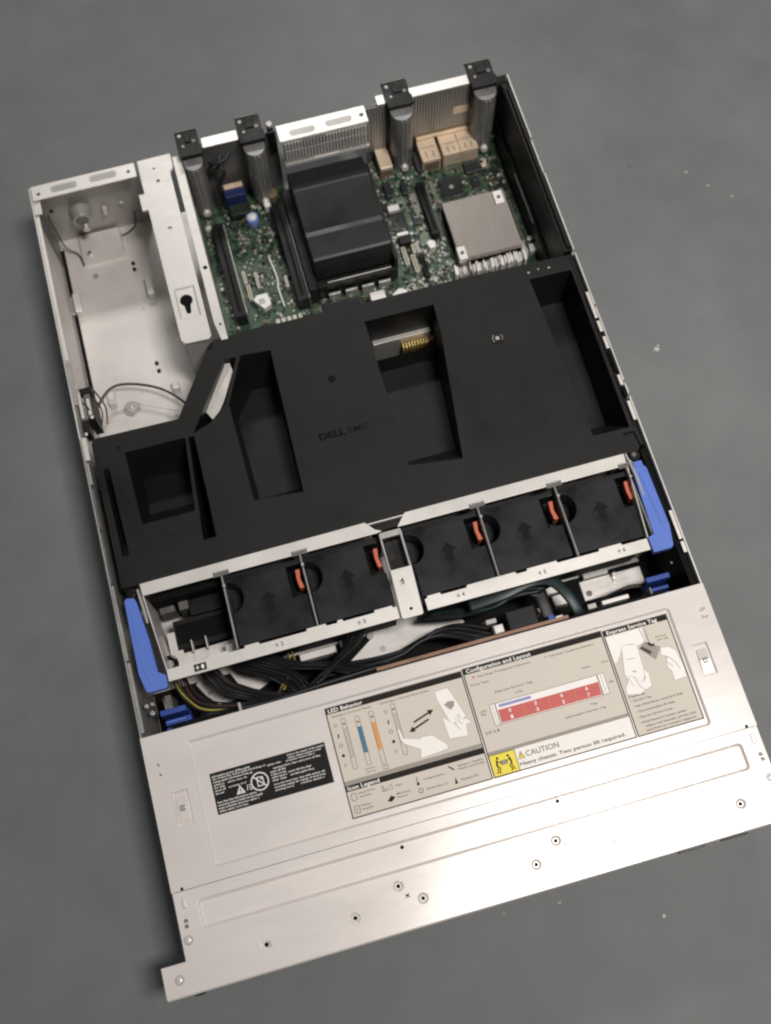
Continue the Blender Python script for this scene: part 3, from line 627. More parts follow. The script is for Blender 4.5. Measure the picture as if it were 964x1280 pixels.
part('round_plug', MB('white_plastic').cyl(198.6, 641.5, 9, 19, 3.3, 20, 3), board, .3)
part('round_plug', MB('dull_steel').cyl(141.0, 632, 9, 18, 4.6, 20, 3.6).m('cream_plastic').cyl(141, 632, 18, 18.4, 2), board, .3)
part('coil', MB('capacitor_tan').cyl(205.5, 651, 9, 21, 5).m('brass_shield').cyl(201, 655, 9, 24, 3.4), board, .3)
part('cable_loop', MB('cable_black').tube([(168, 662, 79), (164, 656, 76), (158, 653, 73), (155, 656, 69), (158, 660, 66), (165, 658, 66), (167, 654, 62), (163, 652, 55), (160, 655, 42), (158, 650, 22)], 1.9).tube([(176, 661, 80), (170, 656, 78), (162, 655, 77), (156, 658, 75)], 1.7), srv, smooth=True)
for x0, y0, x1, y1, zz, nm, mt in ((360, 606.4, 380, 627.8, 11.6, 'chip', 'chip_black'), (389.4, 609.6, 397.2, 622.6, 11, 'chip', 'chip_black'), (306.8, 586, 319.8, 604.6, 11.2, 'chip', 'chip_black'), (325, 587, 334.4, 594, 12, 'chip', 'chip_black'),
                               (308, 620, 314.5, 636, 17, 'chip', 'chip_black'), (324, 620, 329, 634, 15, 'chip', 'chip_black'), (387.5, 626, 402, 640, 14, 'chip', 'chip_black')):
    c = MB(mt).box(x0, y0, 8.95, x1, y1, zz)
    if x0 == 360: c.m('solder_silver').disc(370.2, 617.4, 2.2, zz + .06)
    part(nm, c, board, .3)
part('white_header', MB('white_plastic').box(306, 606, 9, 316.6, 612, 14), board, .5)
part('white_header', MB('white_plastic').box(306.4, 575.4, 9, 317.2, 581, 15).m('black_plastic').box(306, 566.8, 9, 317, 575.2, 19), board, .6)
part('cable_plug', MB('white_plastic').prism([(331, 556), (337, 555.5), (338, 562), (333, 565), (329.6, 562)], 9, 18), board, 1)
part('cable_plug', MB('white_plastic').box(264, 509.8, 9, 277.6, 519.6, 30), board, .8)
part('cable_plug', MB('white_plastic').prism([(282.4, 509.6), (297.4, 509.8), (297.6, 514), (291, 517.8), (284, 513.4)], 9, 29), board, .8)
part('screw_stud', MB('screw_steel').cyl(422.0, 541.8, 9, 16, 2.3).m('white_plastic').prism([(419, 528), (424.6, 528.6), (424, 536), (420, 537)], 9, 15), board, .3)
part('screw_stud', MB('screw_steel').cyl(407.0, 634, 9, 17, 2.2).m('brass_shield').box(403, 628, 9, 408, 632, 16), board, .3)
# connectors on the rear edge
part('port_shield', MB('brass_shield').box(349.2, 641.4, 9, 366.4, 667, 25).m('capacitor_tan').box(350.5, 641.0, 11, 365.2, 641.5, 22).box(351, 656, 25, 365, 656.6, 25.15).box(354, 645, 25, 355, 652, 25.15).box(360.6, 645, 25, 361.6, 652, 25.15), board, .5)
part('port_shield', MB('brass_shield').box(369.8, 643, 9, 403.6, 667, 25).m('capacitor_tan').box(386.2, 643.6, 25, 387.0, 664, 25.15).box(371, 655, 25, 385.6, 655.6, 25.15).box(388, 656, 25, 402.6, 656.6, 25.15).box(375, 646, 25, 376, 652, 25.15).box(381, 646, 25, 382, 652, 25.15).box(392, 646, 25, 393, 652, 25.15).box(398, 646, 25, 399, 652, 25.15), board, .5)
part('port_shield', MB('capacitor_tan').box(308.8, 645.4, 9, 321.0, 667, 25).m('brass_shield').box(309, 645, 20, 320.8, 667.1, 25.2), board, .5)
part('port_trim', MB('brass_shield').box(349.4, 664.6, 25.4, 405, 667.4, 29.0), board, .3)
# chipset heat sink
hs = MB('heat_sink_metal').box(352.2, 543, 12, 398.8, 590.4, 29.2).box(358.6, 530, 12, 410.2, 543, 29.2).box(398.8, 543, 12, 410.2, 576, 29.2).box(352.2, 530, 12, 410.4, 590.6, 23.9)
for k in range(37):
    x = 352.4 + k * 1.57
    ya, yb = 530.2, 590.4
    if x < 359.2: ya = 543.2
    if x > 398.6 and x < 408: yb = 575.2
    hs.box(x, ya, 24, x + .95, yb, 30)
sink = part('heat_sink', hs, board)
for x0, y0, x1, y1 in ((399.8, 576.2, 408.2, 589.6), (351.4, 529.2, 358.8, 542.2)):
    part('sink_screw', MB('white_steel').box(x0, y0, 24.1, x1, y1, 30.4).m('matte_black').cyl((x0 + x1) / 2, (y0 + y1) / 2, 30.4, 30.55, 1.9).m('dull_steel').cyl((x0 + x1) / 2 - .8, (y0 + y1) / 2 + .4, 30.55, 31, .9), sink, .3)
rf = MB('white_plastic'); random.seed(5)
for k in range(30):
    x = 345 + k * 2.25; yy = 519.5 + random.uniform(-1.5, 1.5); rf.m(random.choice(['white_plastic', 'screw_steel', 'white_plastic', 'white_plastic']))
    rf.prism([(x, yy), (x + 1.9, yy + 1), (x + 2.8, 530.0 + random.uniform(-1.5, 1)), (x + .9, 529.0 + random.uniform(-1.5, 1))], 9, 17 + random.uniform(0, 7))
part('foil_strip', rf, board, .4)
part('foil_strip', MB('solder_silver').prism([(411, 526), (415, 524), (418, 530), (414, 546), (411, 550)], 9, 15), board, .5)

# ---- black heat duct in the middle
dc = MB('duct_plastic')
dc.profile_x([(648.5, 12), (648.5, 47), (646, 49.5), (621, 60), (618, 60.4), (578, 55.0), (573, 55.6), (546.5, 62.4), (543.6, 61.4), (543.6, 34), (546, 12)][::-1], 221.6, 292.4)
dco = part('heat_duct', dc, srv, .8)
part('duct_skirt_shade', MB('black_plastic').box(213.6, 534, 9.2, 221.4, 642, 34).box(222, 536.6, 9.2, 293, 543.4, 30).box(292.6, 538, 9.2, 296.0, 640, 46).m('dull_steel').box(231, 538.8, 30, 290, 539.8, 31), dco, .4)  # left strip is added black, deepens the shadow around the duct
sl = MB('solder_silver')
for k in range(4): sl.box(230 + k * 15.5, 532.6, 9, 241 + k * 15.5, 534.4, 20)
part('fin_stack', sl, dco, .2)

# ---- right hand inner liner
ln = MB('black_plastic').box(427.4, 484, 2, 433.0, 666, 80).box(424.4, 484, 2, 427.3, 660, 34).box(430.2, 486, 80, 433.1, 655, 84)
ln.m('duct_plastic').tube([(429, 660, 80), (428.6, 600, 80.4), (428.8, 540, 80), (429.2, 490, 79)], 1.3)
ln.m('dull_steel').tube([(424.6, 600, 34), (424.8, 545, 34)], .5)
part('side_liner', ln, srv, .5)
part('side_liner', MB('matte_black').box(428, 180, 2, 433.1, 296, 80), srv)

# ------------------------------------------------------------------ air shroud
out = [(8.0, 424.0), (78.9, 422.5), (117.0, 480.5), (122, 484.2), (171, 486.0), (177, 484.6), (240, 484.6), (247.6, 483.6), (340, 483.4), (432.2, 480.0), (432.4, 300), (427.5, 298), (427.3, 295.6), (232.8, 295.6), (225.4, 287.0), (211, 286.2), (203.5, 294.8), (7.0, 295.2)]
sh = MB('shroud_plastic').prism(out, 12, 80)
def cut(bot, top, zb):
    if not isinstance(zb, (list, tuple)): return MB('shroud_plastic').prism(bot, zb, 80.02, top)
    m = MB('shroud_plastic'); n = len(bot)
    a = sum(bot[i][0] * bot[(i + 1) % n][1] - bot[(i + 1) % n][0] * bot[i][1] for i in range(n))
    if a < 0: bot, top, zb = bot[::-1], top[::-1], list(zb)[::-1]
    return m.add([(x, y, q) for (x, y), q in zip(bot, zb)] + [(x, y, 80.02) for x, y in top],
                 [tuple(range(n - 1, -1, -1)), tuple(range(n, 2 * n))] + [(i, (i + 1) % n, n + (i + 1) % n, n + i) for i in range(n)])
SC = [
 # left bay pocket
 cut([(37, 360), (73.5, 360), (76, 397), (35, 398)], [(33, 342), (75.5, 342), (81, 405), (31.5, 405.6)], [50, 50, 34, 34]),
 # narrow trench along the left edge
 cut([(15, 340), (17.5, 340), (15.5, 386), (13.8, 386)], [(13, 320), (18.5, 320), (17, 396), (12, 396)], 62),
 # long trench right of the left pocket
 cut([(78.5, 320), (84.5, 320), (85.5, 402), (83.5, 402)], [(76.5, 316.5), (87.2, 316.8), (88.2, 404.5), (83.4, 404.5)], 8),
 # opening beside the slanted arm
 cut([(92, 411), (124, 458), (131, 458), (116, 428), (104, 418)], [(87.8, 406.6), (127.2, 464.6), (136.6, 463.6), (118.8, 425), (103, 412)], 9),
 # second pocket
 cut([(125.5, 352), (160.0, 352), (162.2, 452), (141.5, 452), (124, 428)], [(122.0, 338), (161.5, 334), (165.4, 462.4), (140.4, 464.2), (121.4, 424)], [42, 42, 36, 36, 42 - 4.56]),
 # wide pocket
 cut([(250.4, 352), (294, 352), (301.8, 440), (250.4, 440)], [(247.4, 333), (290.5, 327), (305.6, 441), (247.2, 441)], [38, 38, 32, 32]),
 cut([(250.6, 440.5), (303.6, 440.5), (304.4, 462), (249.4, 462)], [(247.6, 440.5), (305.4, 440.5), (306.6, 466), (246.9, 466.4)], 9),
 # right pocket
 cut([(405, 340), (423.0, 340), (425, 462), (400, 462)], [(396, 317), (426.6, 316.6), (427.3, 465.8), (390.8, 466.6)], 34),
 # corner notch at the front right
 cut([(419.6, 298.6), (430, 298.6), (428.6, 312), (419.6, 312)], [(419.2, 298.2), (430.4, 298.2), (429, 312.4), (419.2, 312.6)], 77.5),
]
random.seed(9)
for (x, y, w) in ((26, 409, 3),): SC.append(MB('shroud_plastic').box(x, y, 78.5, x + w, y + 3, 81))
shroud = carve('air_shroud', sh, SC, srv, 1.8, 4)
part('shroud_rim', MB('shroud_plastic').box(7.2, 296, 80.02, 9.6, 420, 81.2), shroud, .4)
part('shroud_rim', MB('shroud_plastic').box(429.8, 315, 80.02, 432.2, 478, 81.0), shroud, .4)
part('shroud_lettering', MB('matte_black').text('DELL', 184.6, 372.8, 80.06, w=22, h=5.4, bold=.05, res=3).m('arrow_black').text('EMC', 208.8, 373.0, 80.06, w=17, h=5.0, bold=.03, res=3), shroud)
part('shroud_screw', MB('black_plastic').cyl(348.8, 421.3, 80, 80.5, 5.4, 28, 5.0).m('dull_steel').cyl(348.4, 421, 80.5, 81.0, 1.8, 20).m('dull_steel').line([(345.2, 418.4), (344.4, 421.6), (346, 424.6)], .5, 80.6).line([(351.8, 418.6), (353, 421), (352, 424)], .4, 80.6).m('screw_steel').box(346.8, 419.8, 81.2, 348.8, 421.2, 81.5), shroud)
part('shroud_dimple', MB('matte_black').cyl(207.5, 423, 80.0, 80.12, 3.2, 24, 2.6), shroud)
mkb = MB('black_plastic')
for x, y in ((370, 303), (410, 302), (170, 303), (262, 300), (208, 297.5), (245, 314), (112, 318), (60, 306)): mkb.line([(x, y), (x + 5, y + .3)], .8, 80.06).line([(x + .8, y), (x + 1, y - 2)], .6, 80.09)
for x in range(5): mkb.line([(124 + x * 6, 475 + .4 * x), (127 + x * 6, 475.4 + .4 * x)], 1.2, 80.06)
for x, y in ((128, 470), (372, 476), (392, 473), (401, 474), (410, 473)): mkb.m('solder_silver' if x > 385 else 'black_plastic').disc(x, y, .9, 80.1, 8)
part('moulded_marks', mkb, shroud)
part('foil_patch', MB('white_steel').add([(101, 428, 70), (106.5, 417, 70), (117.5, 431, 72), (110.5, 443, 72)], [(0, 1, 2, 3)]).m('zinc_steel').add([(110.5, 443, 72), (117.5, 431, 72), (131, 455, 73.5), (130.0, 463, 74), (124, 463.5, 74)], [(0, 1, 2, 3, 4)]).m('dull_steel').add([(112.5, 438, 72.3), (113.3, 439, 72.3), (128.5, 458, 73.95), (127.5, 458.6, 73.95)], [(0, 1, 2, 3)]), shroud)
part('memory_slot', MB('dull_steel').box(252, 460.2, 9.2, 304, 465.8, 46).box(252, 452, 9.2, 304, 453.4, 28), srv, .3)
pn = MB('gold_pin')
for k in range(11): pn.box(277.6 + k * 2.6, 455.4, 12, 278.9 + k * 2.6, 459.8, 37)
pn.m('white_plastic').box(303.4, 455, 12, 304.6, 459, 40)
part('contact_pins', pn, srv, .1)

# ------------------------------------------------------------------ fan cage
cage = MB('white_steel')
cage.prism([(21.8, 293.9), (22.2, 284.0), (206.4, 284.0), (212, 284.8), (207, 287.4), (200.9, 294.9)], 83, 84.2)
cage.prism([(224.2, 284.8), (230.2, 284.6), (412.6, 284.8), (413.2, 294.8), (232.9, 294.6)], 83, 84.2)
def tabbed(x0, x1, tabs):
    p = [(x0, 214.2), (x1, 214.2), (x1, 223.6)]
    for a, b in reversed(tabs): p += [(b, 223.6), (b - .6, 225.4), (a + .6, 225.4), (a, 223.6)]
    p += [(x0, 223.6)]
    return p
cage.prism(tabbed(28.1, 206.8, [(60, 76), (88, 100), (136, 152), (160, 165), (189, 204)]), 83, 84.2)
cage.prism(tabbed(228.7, 407.0, [(230.5, 242), (262, 302), (310, 335), (368, 387)]), 83, 84.2)
cage.m('matte_black').box(86, 224.2, 20, 206.6, 225.0, 77).box(228.9, 224.2, 20, 406.8, 225.0, 77).m('zinc_steel').box(28.4, 222.4, 81.8, 206.4, 223.2, 82.95).box(229, 222.4, 81.8, 406.6, 223.2, 82.95)  # matte black strips paint in the shadow below the front bars
cage.box(22.2, 292.8, 12, 412, 293.7, 82.95)
cage.prism([(21.9, 284), (27.9, 223), (29.0, 223), (23.0, 284)], 30, 83.6).prism([(412.2, 284.6), (407.6, 223), (408.6, 223), (413.2, 284.6)], 30, 83.6)
cageo = part('fan_cage', cage, srv, .3)
for x0, x1 in ((83.9, 83.1), (145.9, 145.5), (288.9, 288.5), (352.0, 352.1), (411.6, 412.9)):
    d = MB('dark_steel').prism([(x0 - .9, 285), (x0 + .9, 285), (x1 + .9, 224.6), (x1 - .9, 224.6)], 20, 83.2)
    d.m('zinc_steel').prism([(x0 - .22, 285.2), (x0 + .22, 285.2), (x1 + .22, 224.4), (x1 - .22, 224.4)], 83.25, 84.4)
    d.m('dark_steel').box(x0 - 6.2, 283.2, 82.6, x0 + 6.2, 287.2, 84.5).m('dull_steel').box(x0 - 5.4, 286.2, 84.5, x0 + 5.4, 286.8, 84.9).cyl(x0 + .2, 283 - 8, 84.5, 85.4, 1.2)
    part('fan_divider', d, cageo, .2)
# centre bridge
br = MB('white_steel').prism([(209.2, 251), (208.0, 213.0), (209.4, 211.8), (223.4, 211.8), (224.8, 213.0), (226.2, 251)], 86.6, 88)
bro = carve('bridge_bracket', br, [MB('white_steel').cyl(216.6, 218.4, 84, 90, 1.2), MB('white_steel').prism(rrect(213.8, 237, 217.2, 243.4, 1.6), 87.4, 89)], cageo, .5)
part('bridge_rails', MB('dull_steel').box(208.4, 251, 84, 210.0, 281.4, 87.8).box(224.4, 251, 84, 226.2, 281.0, 87.8).box(209, 277.6, 84, 226, 282.4, 87.2).m('black_plastic').box(210, 251.2, 60, 224.4, 277.6, 76).m('duct_plastic').box(211, 262, 76, 217, 277, 77), bro, .3)
part('bridge_mark', MB('label_line').line([(214.6, 240.6), (216.6, 242.4), (216.4, 238.8)], .7, 88.08).line([(214.8, 238.4), (216.6, 239.6)], .5, 88.1), bro)
# fan number prints
fm = MB('label_faint')
def fanmark(x, y, num, mt='label_line', zz=84.27):
    fm.m(mt).line([(x - 3.2, y), (x - .4, y)], .5, zz).line([(x - 1.8, y - 1.6), (x - 1.8, y + 1.6)], .5, zz + .01).text(num, x + 1.2, y - 1.4, zz, w=2.0, h=3.0, bold=.02)
fanmark(114, 219.4, '2'); fanmark(178, 219.2, '3'); fanmark(256, 219.2, '4'); fanmark(321, 219.4, '5'); fanmark(385, 219.6, '6')
fm.m('label_ink').rect(48.4, 215.8, 57.8, 221.4, 84.27); fanmark(52.8, 218.6, '1', 'label_white', 84.36)
part('fan_numbers', fm, cageo)

# five fans; the proto is carved once, the others are copies
fb = MB('fan_plastic').box(0.6, 227.2, 14, 60.0, 282.6, 78)
fc = [MB('fan_plastic').box(48.4, 253.6, 60, 61, 278.6, 79),
      MB('fan_plastic').prism([(-1, 254)] + [(0.6 + 11.4 * math.sin(math.radians(a)), 266 - 12.4 * math.cos(math.radians(a))) for a in range(0, 181, 12)] + [(-1, 278.6)], 58, 79)]
def place(o, x): o.location = (x * S, 0, 0); return o
fan0 = carve('fan_module', fb, fc, srv, .5)
place(fan0, 84.2); fan0['group'] = 'fan modules in the cage'
kids = [part('release_latch', MB('orange_plastic').prism([(55.0, 274.8), (58.6, 274.8), (57.4, 267), (59.0, 259.4), (55.2, 259.4), (54.4, 267)], 66, 76.5), fan0, .5),
        part('latch_well', MB('matte_black').box(48.6, 253.8, 60.05, 53.5, 278.4, 62), fan0),
        part('flow_arrow', MB('arrow_black').flat([(30 - 3.1, 248.7), (30 + 3.1, 248.7), (30 + 3.1, 257.1), (30 + 6.8, 257.1), (30, 264.4), (30 - 6.8, 257.1), (30 - 3.1, 257.1)], 78.06), fan0),
        part('airflow_caption', MB('black_plastic').text('AIRFLOW', 21.5, 243.6, 78.06, w=17, h=1.6, bold=.02), fan0)]
for x in (146.6, 227.8, 289.8, 352.4):
    c = fan0.copy(); COL.objects.link(c); c.parent = srv; place(c, x)
    for k in kids:
        d = k.copy(); COL.objects.link(d); d.parent = c
# empty bay at the left
eb = MB('black_plastic').box(34, 246, 2, 80, 270, 42).box(50, 270, 2, 82, 283, 46).m('matte_black').box(24, 284, 2, 82, 292, 60).box(36, 250, 42, 78, 266, 43)
part('fan_socket', eb, srv, .6)
part('fan_socket_plate', MB('zinc_steel').prism([(27.5, 232), (80, 231), (80, 243.8), (38, 243), (36.5, 262), (27.5, 262)], 40, 41.2).box(28.5, 227, 26, 82, 231, 41.8).m('dull_steel').box(72, 228, 41.5, 80, 236, 60), srv, .4)
part('guide_prong', MB('zinc_steel').box(46, 240, 41, 46.9, 250, 50), srv, .2)
part('guide_prong', MB('zinc_steel').box(57.4, 240, 41, 58.3, 250, 50), srv, .2)
part('cable_clip', MB('matte_black').tube([(27, 238, 60), (32, 236, 62), (33, 231, 60), (30, 227, 62), (33, 224, 66)], 1.9).m('dull_steel').tube([(31, 238, 64), (34, 235, 64)], .7), srv, smooth=True)
part('bay_block', MB('dark_steel').prism([(42, 277), (50, 277), (50, 284), (42, 284)], 20, 44).m('dark_steel').box(26, 279, 20, 38, 284, 40), srv, .5)
# blue handles
hr = MB('blue_plastic').prism([(414.6, 279.0), (416, 281.6), (424.6, 280.8), (426.0, 278.0), (427.0, 229), (424.4, 212.8), (422.4, 211.0), (408.0, 211.0), (407.6, 223.6), (412.8, 224.9)], 80, 86)
hr.box(417.6, 281.9, 76, 425.4, 286.6, 82).prism([(418.4, 276), (424.0, 275.4), (425.0, 231), (421.4, 231.6)], 86.02, 86.5)
part('cage_handle', hr, cageo, .9, seg=3, label='blue cage handle at the right side')
hl = MB('blue_plastic').prism([(8.2, 282.4), (10, 284.8), (15.6, 283.6), (17.0, 280.6), (20.6, 248.2), (21.9, 223.2), (27.0, 219.4), (27.0, 211.0), (25.6, 209.6), (12.4, 209.6), (10.6, 211.4), (7.8, 225)], 80, 86)
hl.prism([(10.6, 279), (14.6, 278), (18.4, 246), (19.6, 224), (14.6, 219), (11.8, 226)], 86.02, 86.5)
part('cage_handle', hl, cageo, .9, seg=3, label='blue cage handle at the left side')
part('handle_lever', MB('dull_steel').prism([(413.2, 293.6), (414.6, 294), (417, 274), (416.6, 257), (415.2, 257), (415.0, 272)], 83, 86.4).m('screw_steel').cyl(415, 287, 86.4, 87, .9), cageo, .2)
part('handle_lever', MB('dull_steel').prism([(18.6, 290), (20.6, 290), (22.4, 272), (22.8, 262), (21.0, 262), (20.2, 272)], 82, 85.2), cageo, .2)
part('corner_pivot', MB('black_plastic').cyl(422, 292, 70, 82, 4.2).m('dark_steel').dome(421.4, 292.6, 82, 2.2, 1.4), srv, .4)
part('corner_pivot', MB('black_plastic').cyl(13.5, 289.6, 70, 80.5, 3.6), srv, .4)

# ------------------------------------------------------------------ channel between the fans and the lid
part('backplane', MB('backplane_brown').box(180, 184.2, 6, 334, 186.8, 62).m('matte_black').box(20, 180, 6, 179.6, 187, 58).m('matte_black').box(334.4, 180, 6, 414, 186, 58), srv)
part('channel_dark_sheet', MB('matte_black').box(2, 187.2, 1.9, 427, 226, 4), srv)  # added black sheet, darkens the channel floor between the silver plates
part('side_dark_sheet', MB('matte_black').box(419, 226.2, 1.9, 427, 292, 6), srv)  # added black sheet, keeps the floor dark beside the right wall
pl = MB('zinc_steel').prism([(160, 206.5), (202, 206.4), (239, 216.2), (252, 211.8), (262, 215.2), (254, 232), (186, 232), (185.6, 223)], 4.05, 6)
pl.m('dull_steel').cyl(191.2, 211.6, 6, 6.2, 2.6).cyl(184, 224, 6, 9, 3)
part('floor_bracket', pl, srv, .4)
pl = MB('zinc_steel').box(363.5, 204.8, 1.9, 416.4, 221.4, 5.5)
pl.m('dull_steel').box(367, 222, 1.9, 388, 229, 12).m('dark_steel').cyl(368.6, 210.2, 5.5, 5.8, 2.6).m('screw_steel').cyl(392.4, 219, 5.5, 12, 1.8).box(391, 214, 5.5, 393.2, 218, 8)
part('floor_bracket', pl, srv, .5, label='flat silver bracket with a standing screw at the right of the channel')
part('cable_clamp', MB('zinc_steel').box(124, 217.6, 2, 154.4, 223.6, 14).box(158, 217.6, 2, 167, 223, 14).m('dull_steel').box(158, 223.2, 2, 166, 227, 10), srv, .6)
part('cable_clamp', MB('zinc_steel').box(302.5, 203, 2, 323, 207, 20).box(336, 205.5, 2, 351, 214.6, 14).box(333.5, 217, 2, 349, 223, 12), srv, .6)
part('cable_clamp', MB('zinc_steel').prism([(253, 196), (278, 198.6), (279, 206), (258, 203)], 20, 30), srv, .6)
part('floor_tab', MB('zinc_steel').prism([(37, 224), (46, 230), (60, 212), (68, 203), (51.6, 203.5), (43, 213)], 4.05, 6).m('dull_steel').cyl(47, 214, 6, 8, 1.6), srv, .4)
part('floor_tab', MB('zinc_steel').prism([(64, 230), (78, 230), (98, 211), (85, 206), (70, 216)], 4.05, 6), srv, .4)
part('floor_tab', MB('zinc_steel').prism([(95.5, 230), (112.6, 230), (108.4, 220), (100, 219)], 4.05, 6), srv, .4)
random.seed(12)
cab = MB('cable_black')
def bundle(path, n, spread, r, mats):
    for k in range(n):
        o = (k - (n - 1) / 2) * spread; wob = [random.uniform(-.9, .9) for _ in path]; wz = [random.uniform(-2, 2) for _ in path]
        cab.m(mats[k % len(mats)]).tube([(x + o + q, y + o * .35 + q * .4, zz + w) for (x, y, zz), q, w in zip(path, wob, wz)], r * random.uniform(.8, 1.15), n=7, sub=5)
bundle([(28, 240, 20), (29, 224, 30), (36, 207, 36), (50, 196, 40), (78, 188, 44), (98, 182, 48)], 7, 1.7, .8, ['cable_black', 'wire_yellow', 'wire_brown', 'cable_black', 'wire_red', 'cable_black'])
bundle([(50, 240, 15), (53, 224, 30), (64, 208, 36), (84, 196, 40), (106, 186, 46)], 8, 1.7, 1.1, ['cable_black', 'cable_black', 'wire_brown', 'cable_black'])
bundle([(74, 238, 20), (84, 222, 34), (104, 210, 38), (114, 200, 42), (122, 184, 46)], 9, 1.8, 1.3, ['cable_black'])
bundle([(113, 238, 15), (116.5, 226, 24), (118, 216, 30), (113, 206, 36), (104, 192, 44)], 5, 1.4, .7, ['wire_brown', 'wire_yellow', 'cable_black', 'cable_black', 'wire_yellow'])
bundle([(86, 232, 30), (118, 212, 36), (144, 203, 40), (160, 195, 46), (178, 186, 52)], 5, 2.0, 1.5, ['cable_black'])
bundle([(178, 238, 30), (174, 224, 34), (163, 211, 40), (146, 200, 46), (130, 188, 52)], 9, 2.0, 1.5, ['cable_black'])
bundle([(146, 200, 30), (180, 196, 36), (206, 197, 38), (230, 205, 38), (250, 202, 42), (274, 188, 48)], 10, 1.7, 1.6, ['cable_black', 'cable_black', 'cable_teal'])
bundle([(232, 222, 36), (262, 214, 46), (286, 212, 50), (306, 216, 54), (326, 214, 52)], 7, 1.8, 1.5, ['cable_black', 'cable_teal', 'cable_black'])
bundle([(40, 188, 54), (90, 184, 56), (140, 186, 56), (184, 188, 54)], 5, 2, 1.6, ['cable_black'])
bundle([(296, 226, 40), (330, 224, 46), (356, 225, 46), (384, 226, 44)], 4, 2, 1.2, ['cable_black', 'cable_teal'])
bundle([(352, 190, 50), (370, 196, 40), (392, 200, 38), (412, 196, 40)], 3, 1.6, .9, ['cable_black', 'wire_brown'])
part('cable_bundle', cab, srv, smooth=True, label='black, brown and yellow wires bundled in the channel')
part('flat_cable', MB('cable_teal').tube([(262, 214, 62), (290, 215, 66), (314, 219, 66), (330, 216, 62), (340, 204, 56), (345, 190, 52), (346, 184, 48)], 4.6, 1.0, 12), srv, smooth=True, label='dark teal flat cable turning towards the front')
part('flat_cable', MB('cable_black').tube([(300, 222, 50), (318, 214, 50), (322, 203, 46), (323, 188, 42)], 5.0, 1.0, 12), srv, smooth=True, label='black flat cable beside the teal one')
part('cable_header', MB('black_plastic').box(287.8, 187.4, 20, 311.4, 202.2, 60), srv, .8)
part('cable_header', MB('zinc_steel').box(275.0, 187.4, 20, 283.2, 194.0, 62).m('white_plastic').box(275.6, 187.0, 62, 277.2, 193, 64).m('dull_steel').box(272.4, 198, 30, 281, 202, 52), srv, .5)
part('cable_header', MB('deep_blue').box(319, 187.2, 40, 323.8, 191, 60).m('white_plastic').box(325, 187.2, 40, 331, 189, 58), srv, .4)
part('cable_header', MB('zinc_steel').box(363, 187.2, 30, 385, 190.6, 60).m('dull_steel').box(352, 187.4, 30, 359, 191.4, 57), srv, .4)
part('bay_post', MB('screw_steel').box(72.6, 180.2, 40, 74.6, 187.4, 72), srv, .3)
bl = MB('deep_blue').box(12.4, 196, 30, 32, 200.2, 56).box(14.2, 184, 34, 33.4, 186.8, 52).box(14.0, 189, 20, 34, 193, 50).m('blue_plastic').box(15, 190.4, 50, 30, 192.0, 51.5).m('dark_steel').box(17, 200.4, 20, 22, 212, 50).m('dull_steel').tube([(18, 200, 58), (17, 206, 54), (14, 212, 40)], .9)
part('release_lever', bl, srv, .6, label='blue cable bracket at the left end of the channel')
bl = MB('deep_blue').box(403.6, 195.6, 30, 423, 199.8, 55).box(405, 184, 30, 419.6, 186.4, 50).box(405.2, 188.4, 20, 420, 191.2, 52).m('dull_steel').box(403.0, 182, 30, 404.4, 191.6, 57)
part('release_lever', bl, srv, .6, label='blue cable bracket at the right end of the channel')
for x, y, a_, b_, q in ((428, 216, 70, 72, 1.6), (8, 199, 60, 63, 1.8), (5.6, 204, 66, 69, 1.6), (9, 206, 60, 62, 1.4), (426, 205, 60, 61, 1)):
    part('wall_screw', MB('screw_steel').cyl(x, y, a_, b_, q), srv, .2)

# clip cluster in the left wall by the cable
cc = MB('black_plastic').box(6.0, 446, 40, 12.6, 474, 66).m('dark_steel').box(7, 448, 66.1, 12, 470, 70).m('white_steel').box(8.6, 450, 70.1, 11.0, 465, 71.5).m('black_plastic').box(2.4, 432, 60, 7.5, 444, 76).box(4, 471, 62, 14, 476, 70)
cc.m('screw_steel').dome(3.4, 474, 79, 2.2, 1.8).dome(10.4, 447.6, 71, 1.8, 1.4).dome(4.2, 430.6, 78, 1.6, 1.2).m('capacitor_tan').tube([(14, 478, 60), (18, 470, 40), (15, 458, 30)], .8).m('zinc_steel').box(3, 446, 74, 5.4, 470, 76).m('wire_brown').tube([(5, 462, 72), (9, 456, 73), (12, 447, 60)], .7).tube([(13, 470, 66), (16, 462, 50), (12, 452, 42)], .6)
part('wall_clip', cc, srv, .4)

# ------------------------------------------------------------------ crumbs on the floor
def crumb(name, x, y, r, h, label, cat, mt='chip_debris', sd=1, flatk=1.0):
    random.seed(sd); n = 9
    pts = [(x + r * random.uniform(.55, 1.1) * math.cos(2 * math.pi * k / n), y + flatk * r * random.uniform(.55, 1.1) * math.sin(2 * math.pi * k / n)) for k in range(n)]
    top = [(x + (a - x) * .55 + random.uniform(-.2, .2) * r, y + (b - y) * .5) for a, b in pts]
    o = link(name, MB(mt).prism(pts, 0.05, h, top).mesh(name), None, .15)
    tag(o, label, cat)
crumb('crumb', 500.6, 409.6, 3.4, 2.4, 'largest pale crumb lying on the floor right of the air shroud', 'crumb', sd=2, flatk=.75)
crumb('crumb', 503.6, 412.6, 1.5, 1.0, 'tiny pale speck touching the upper right of the largest crumb', 'crumb', sd=3)
crumb('dark_speck', 542.7, 599.8, 1.8, .7, 'small dark speck on the floor right of the rear corner of the server', 'speck', 'dark_steel', 4)
crumb('paint_fleck', 592.4, 578.9, 1.9, .3, 'faint pale fleck, highest of the three by the right photo edge', 'fleck', 'scuff_grey', 5)
crumb('paint_fleck', 606.7, 559.0, 2.4, .3, 'faint pale fleck, middle one of the three by the right photo edge', 'fleck', 'scuff_grey', 6, .6)
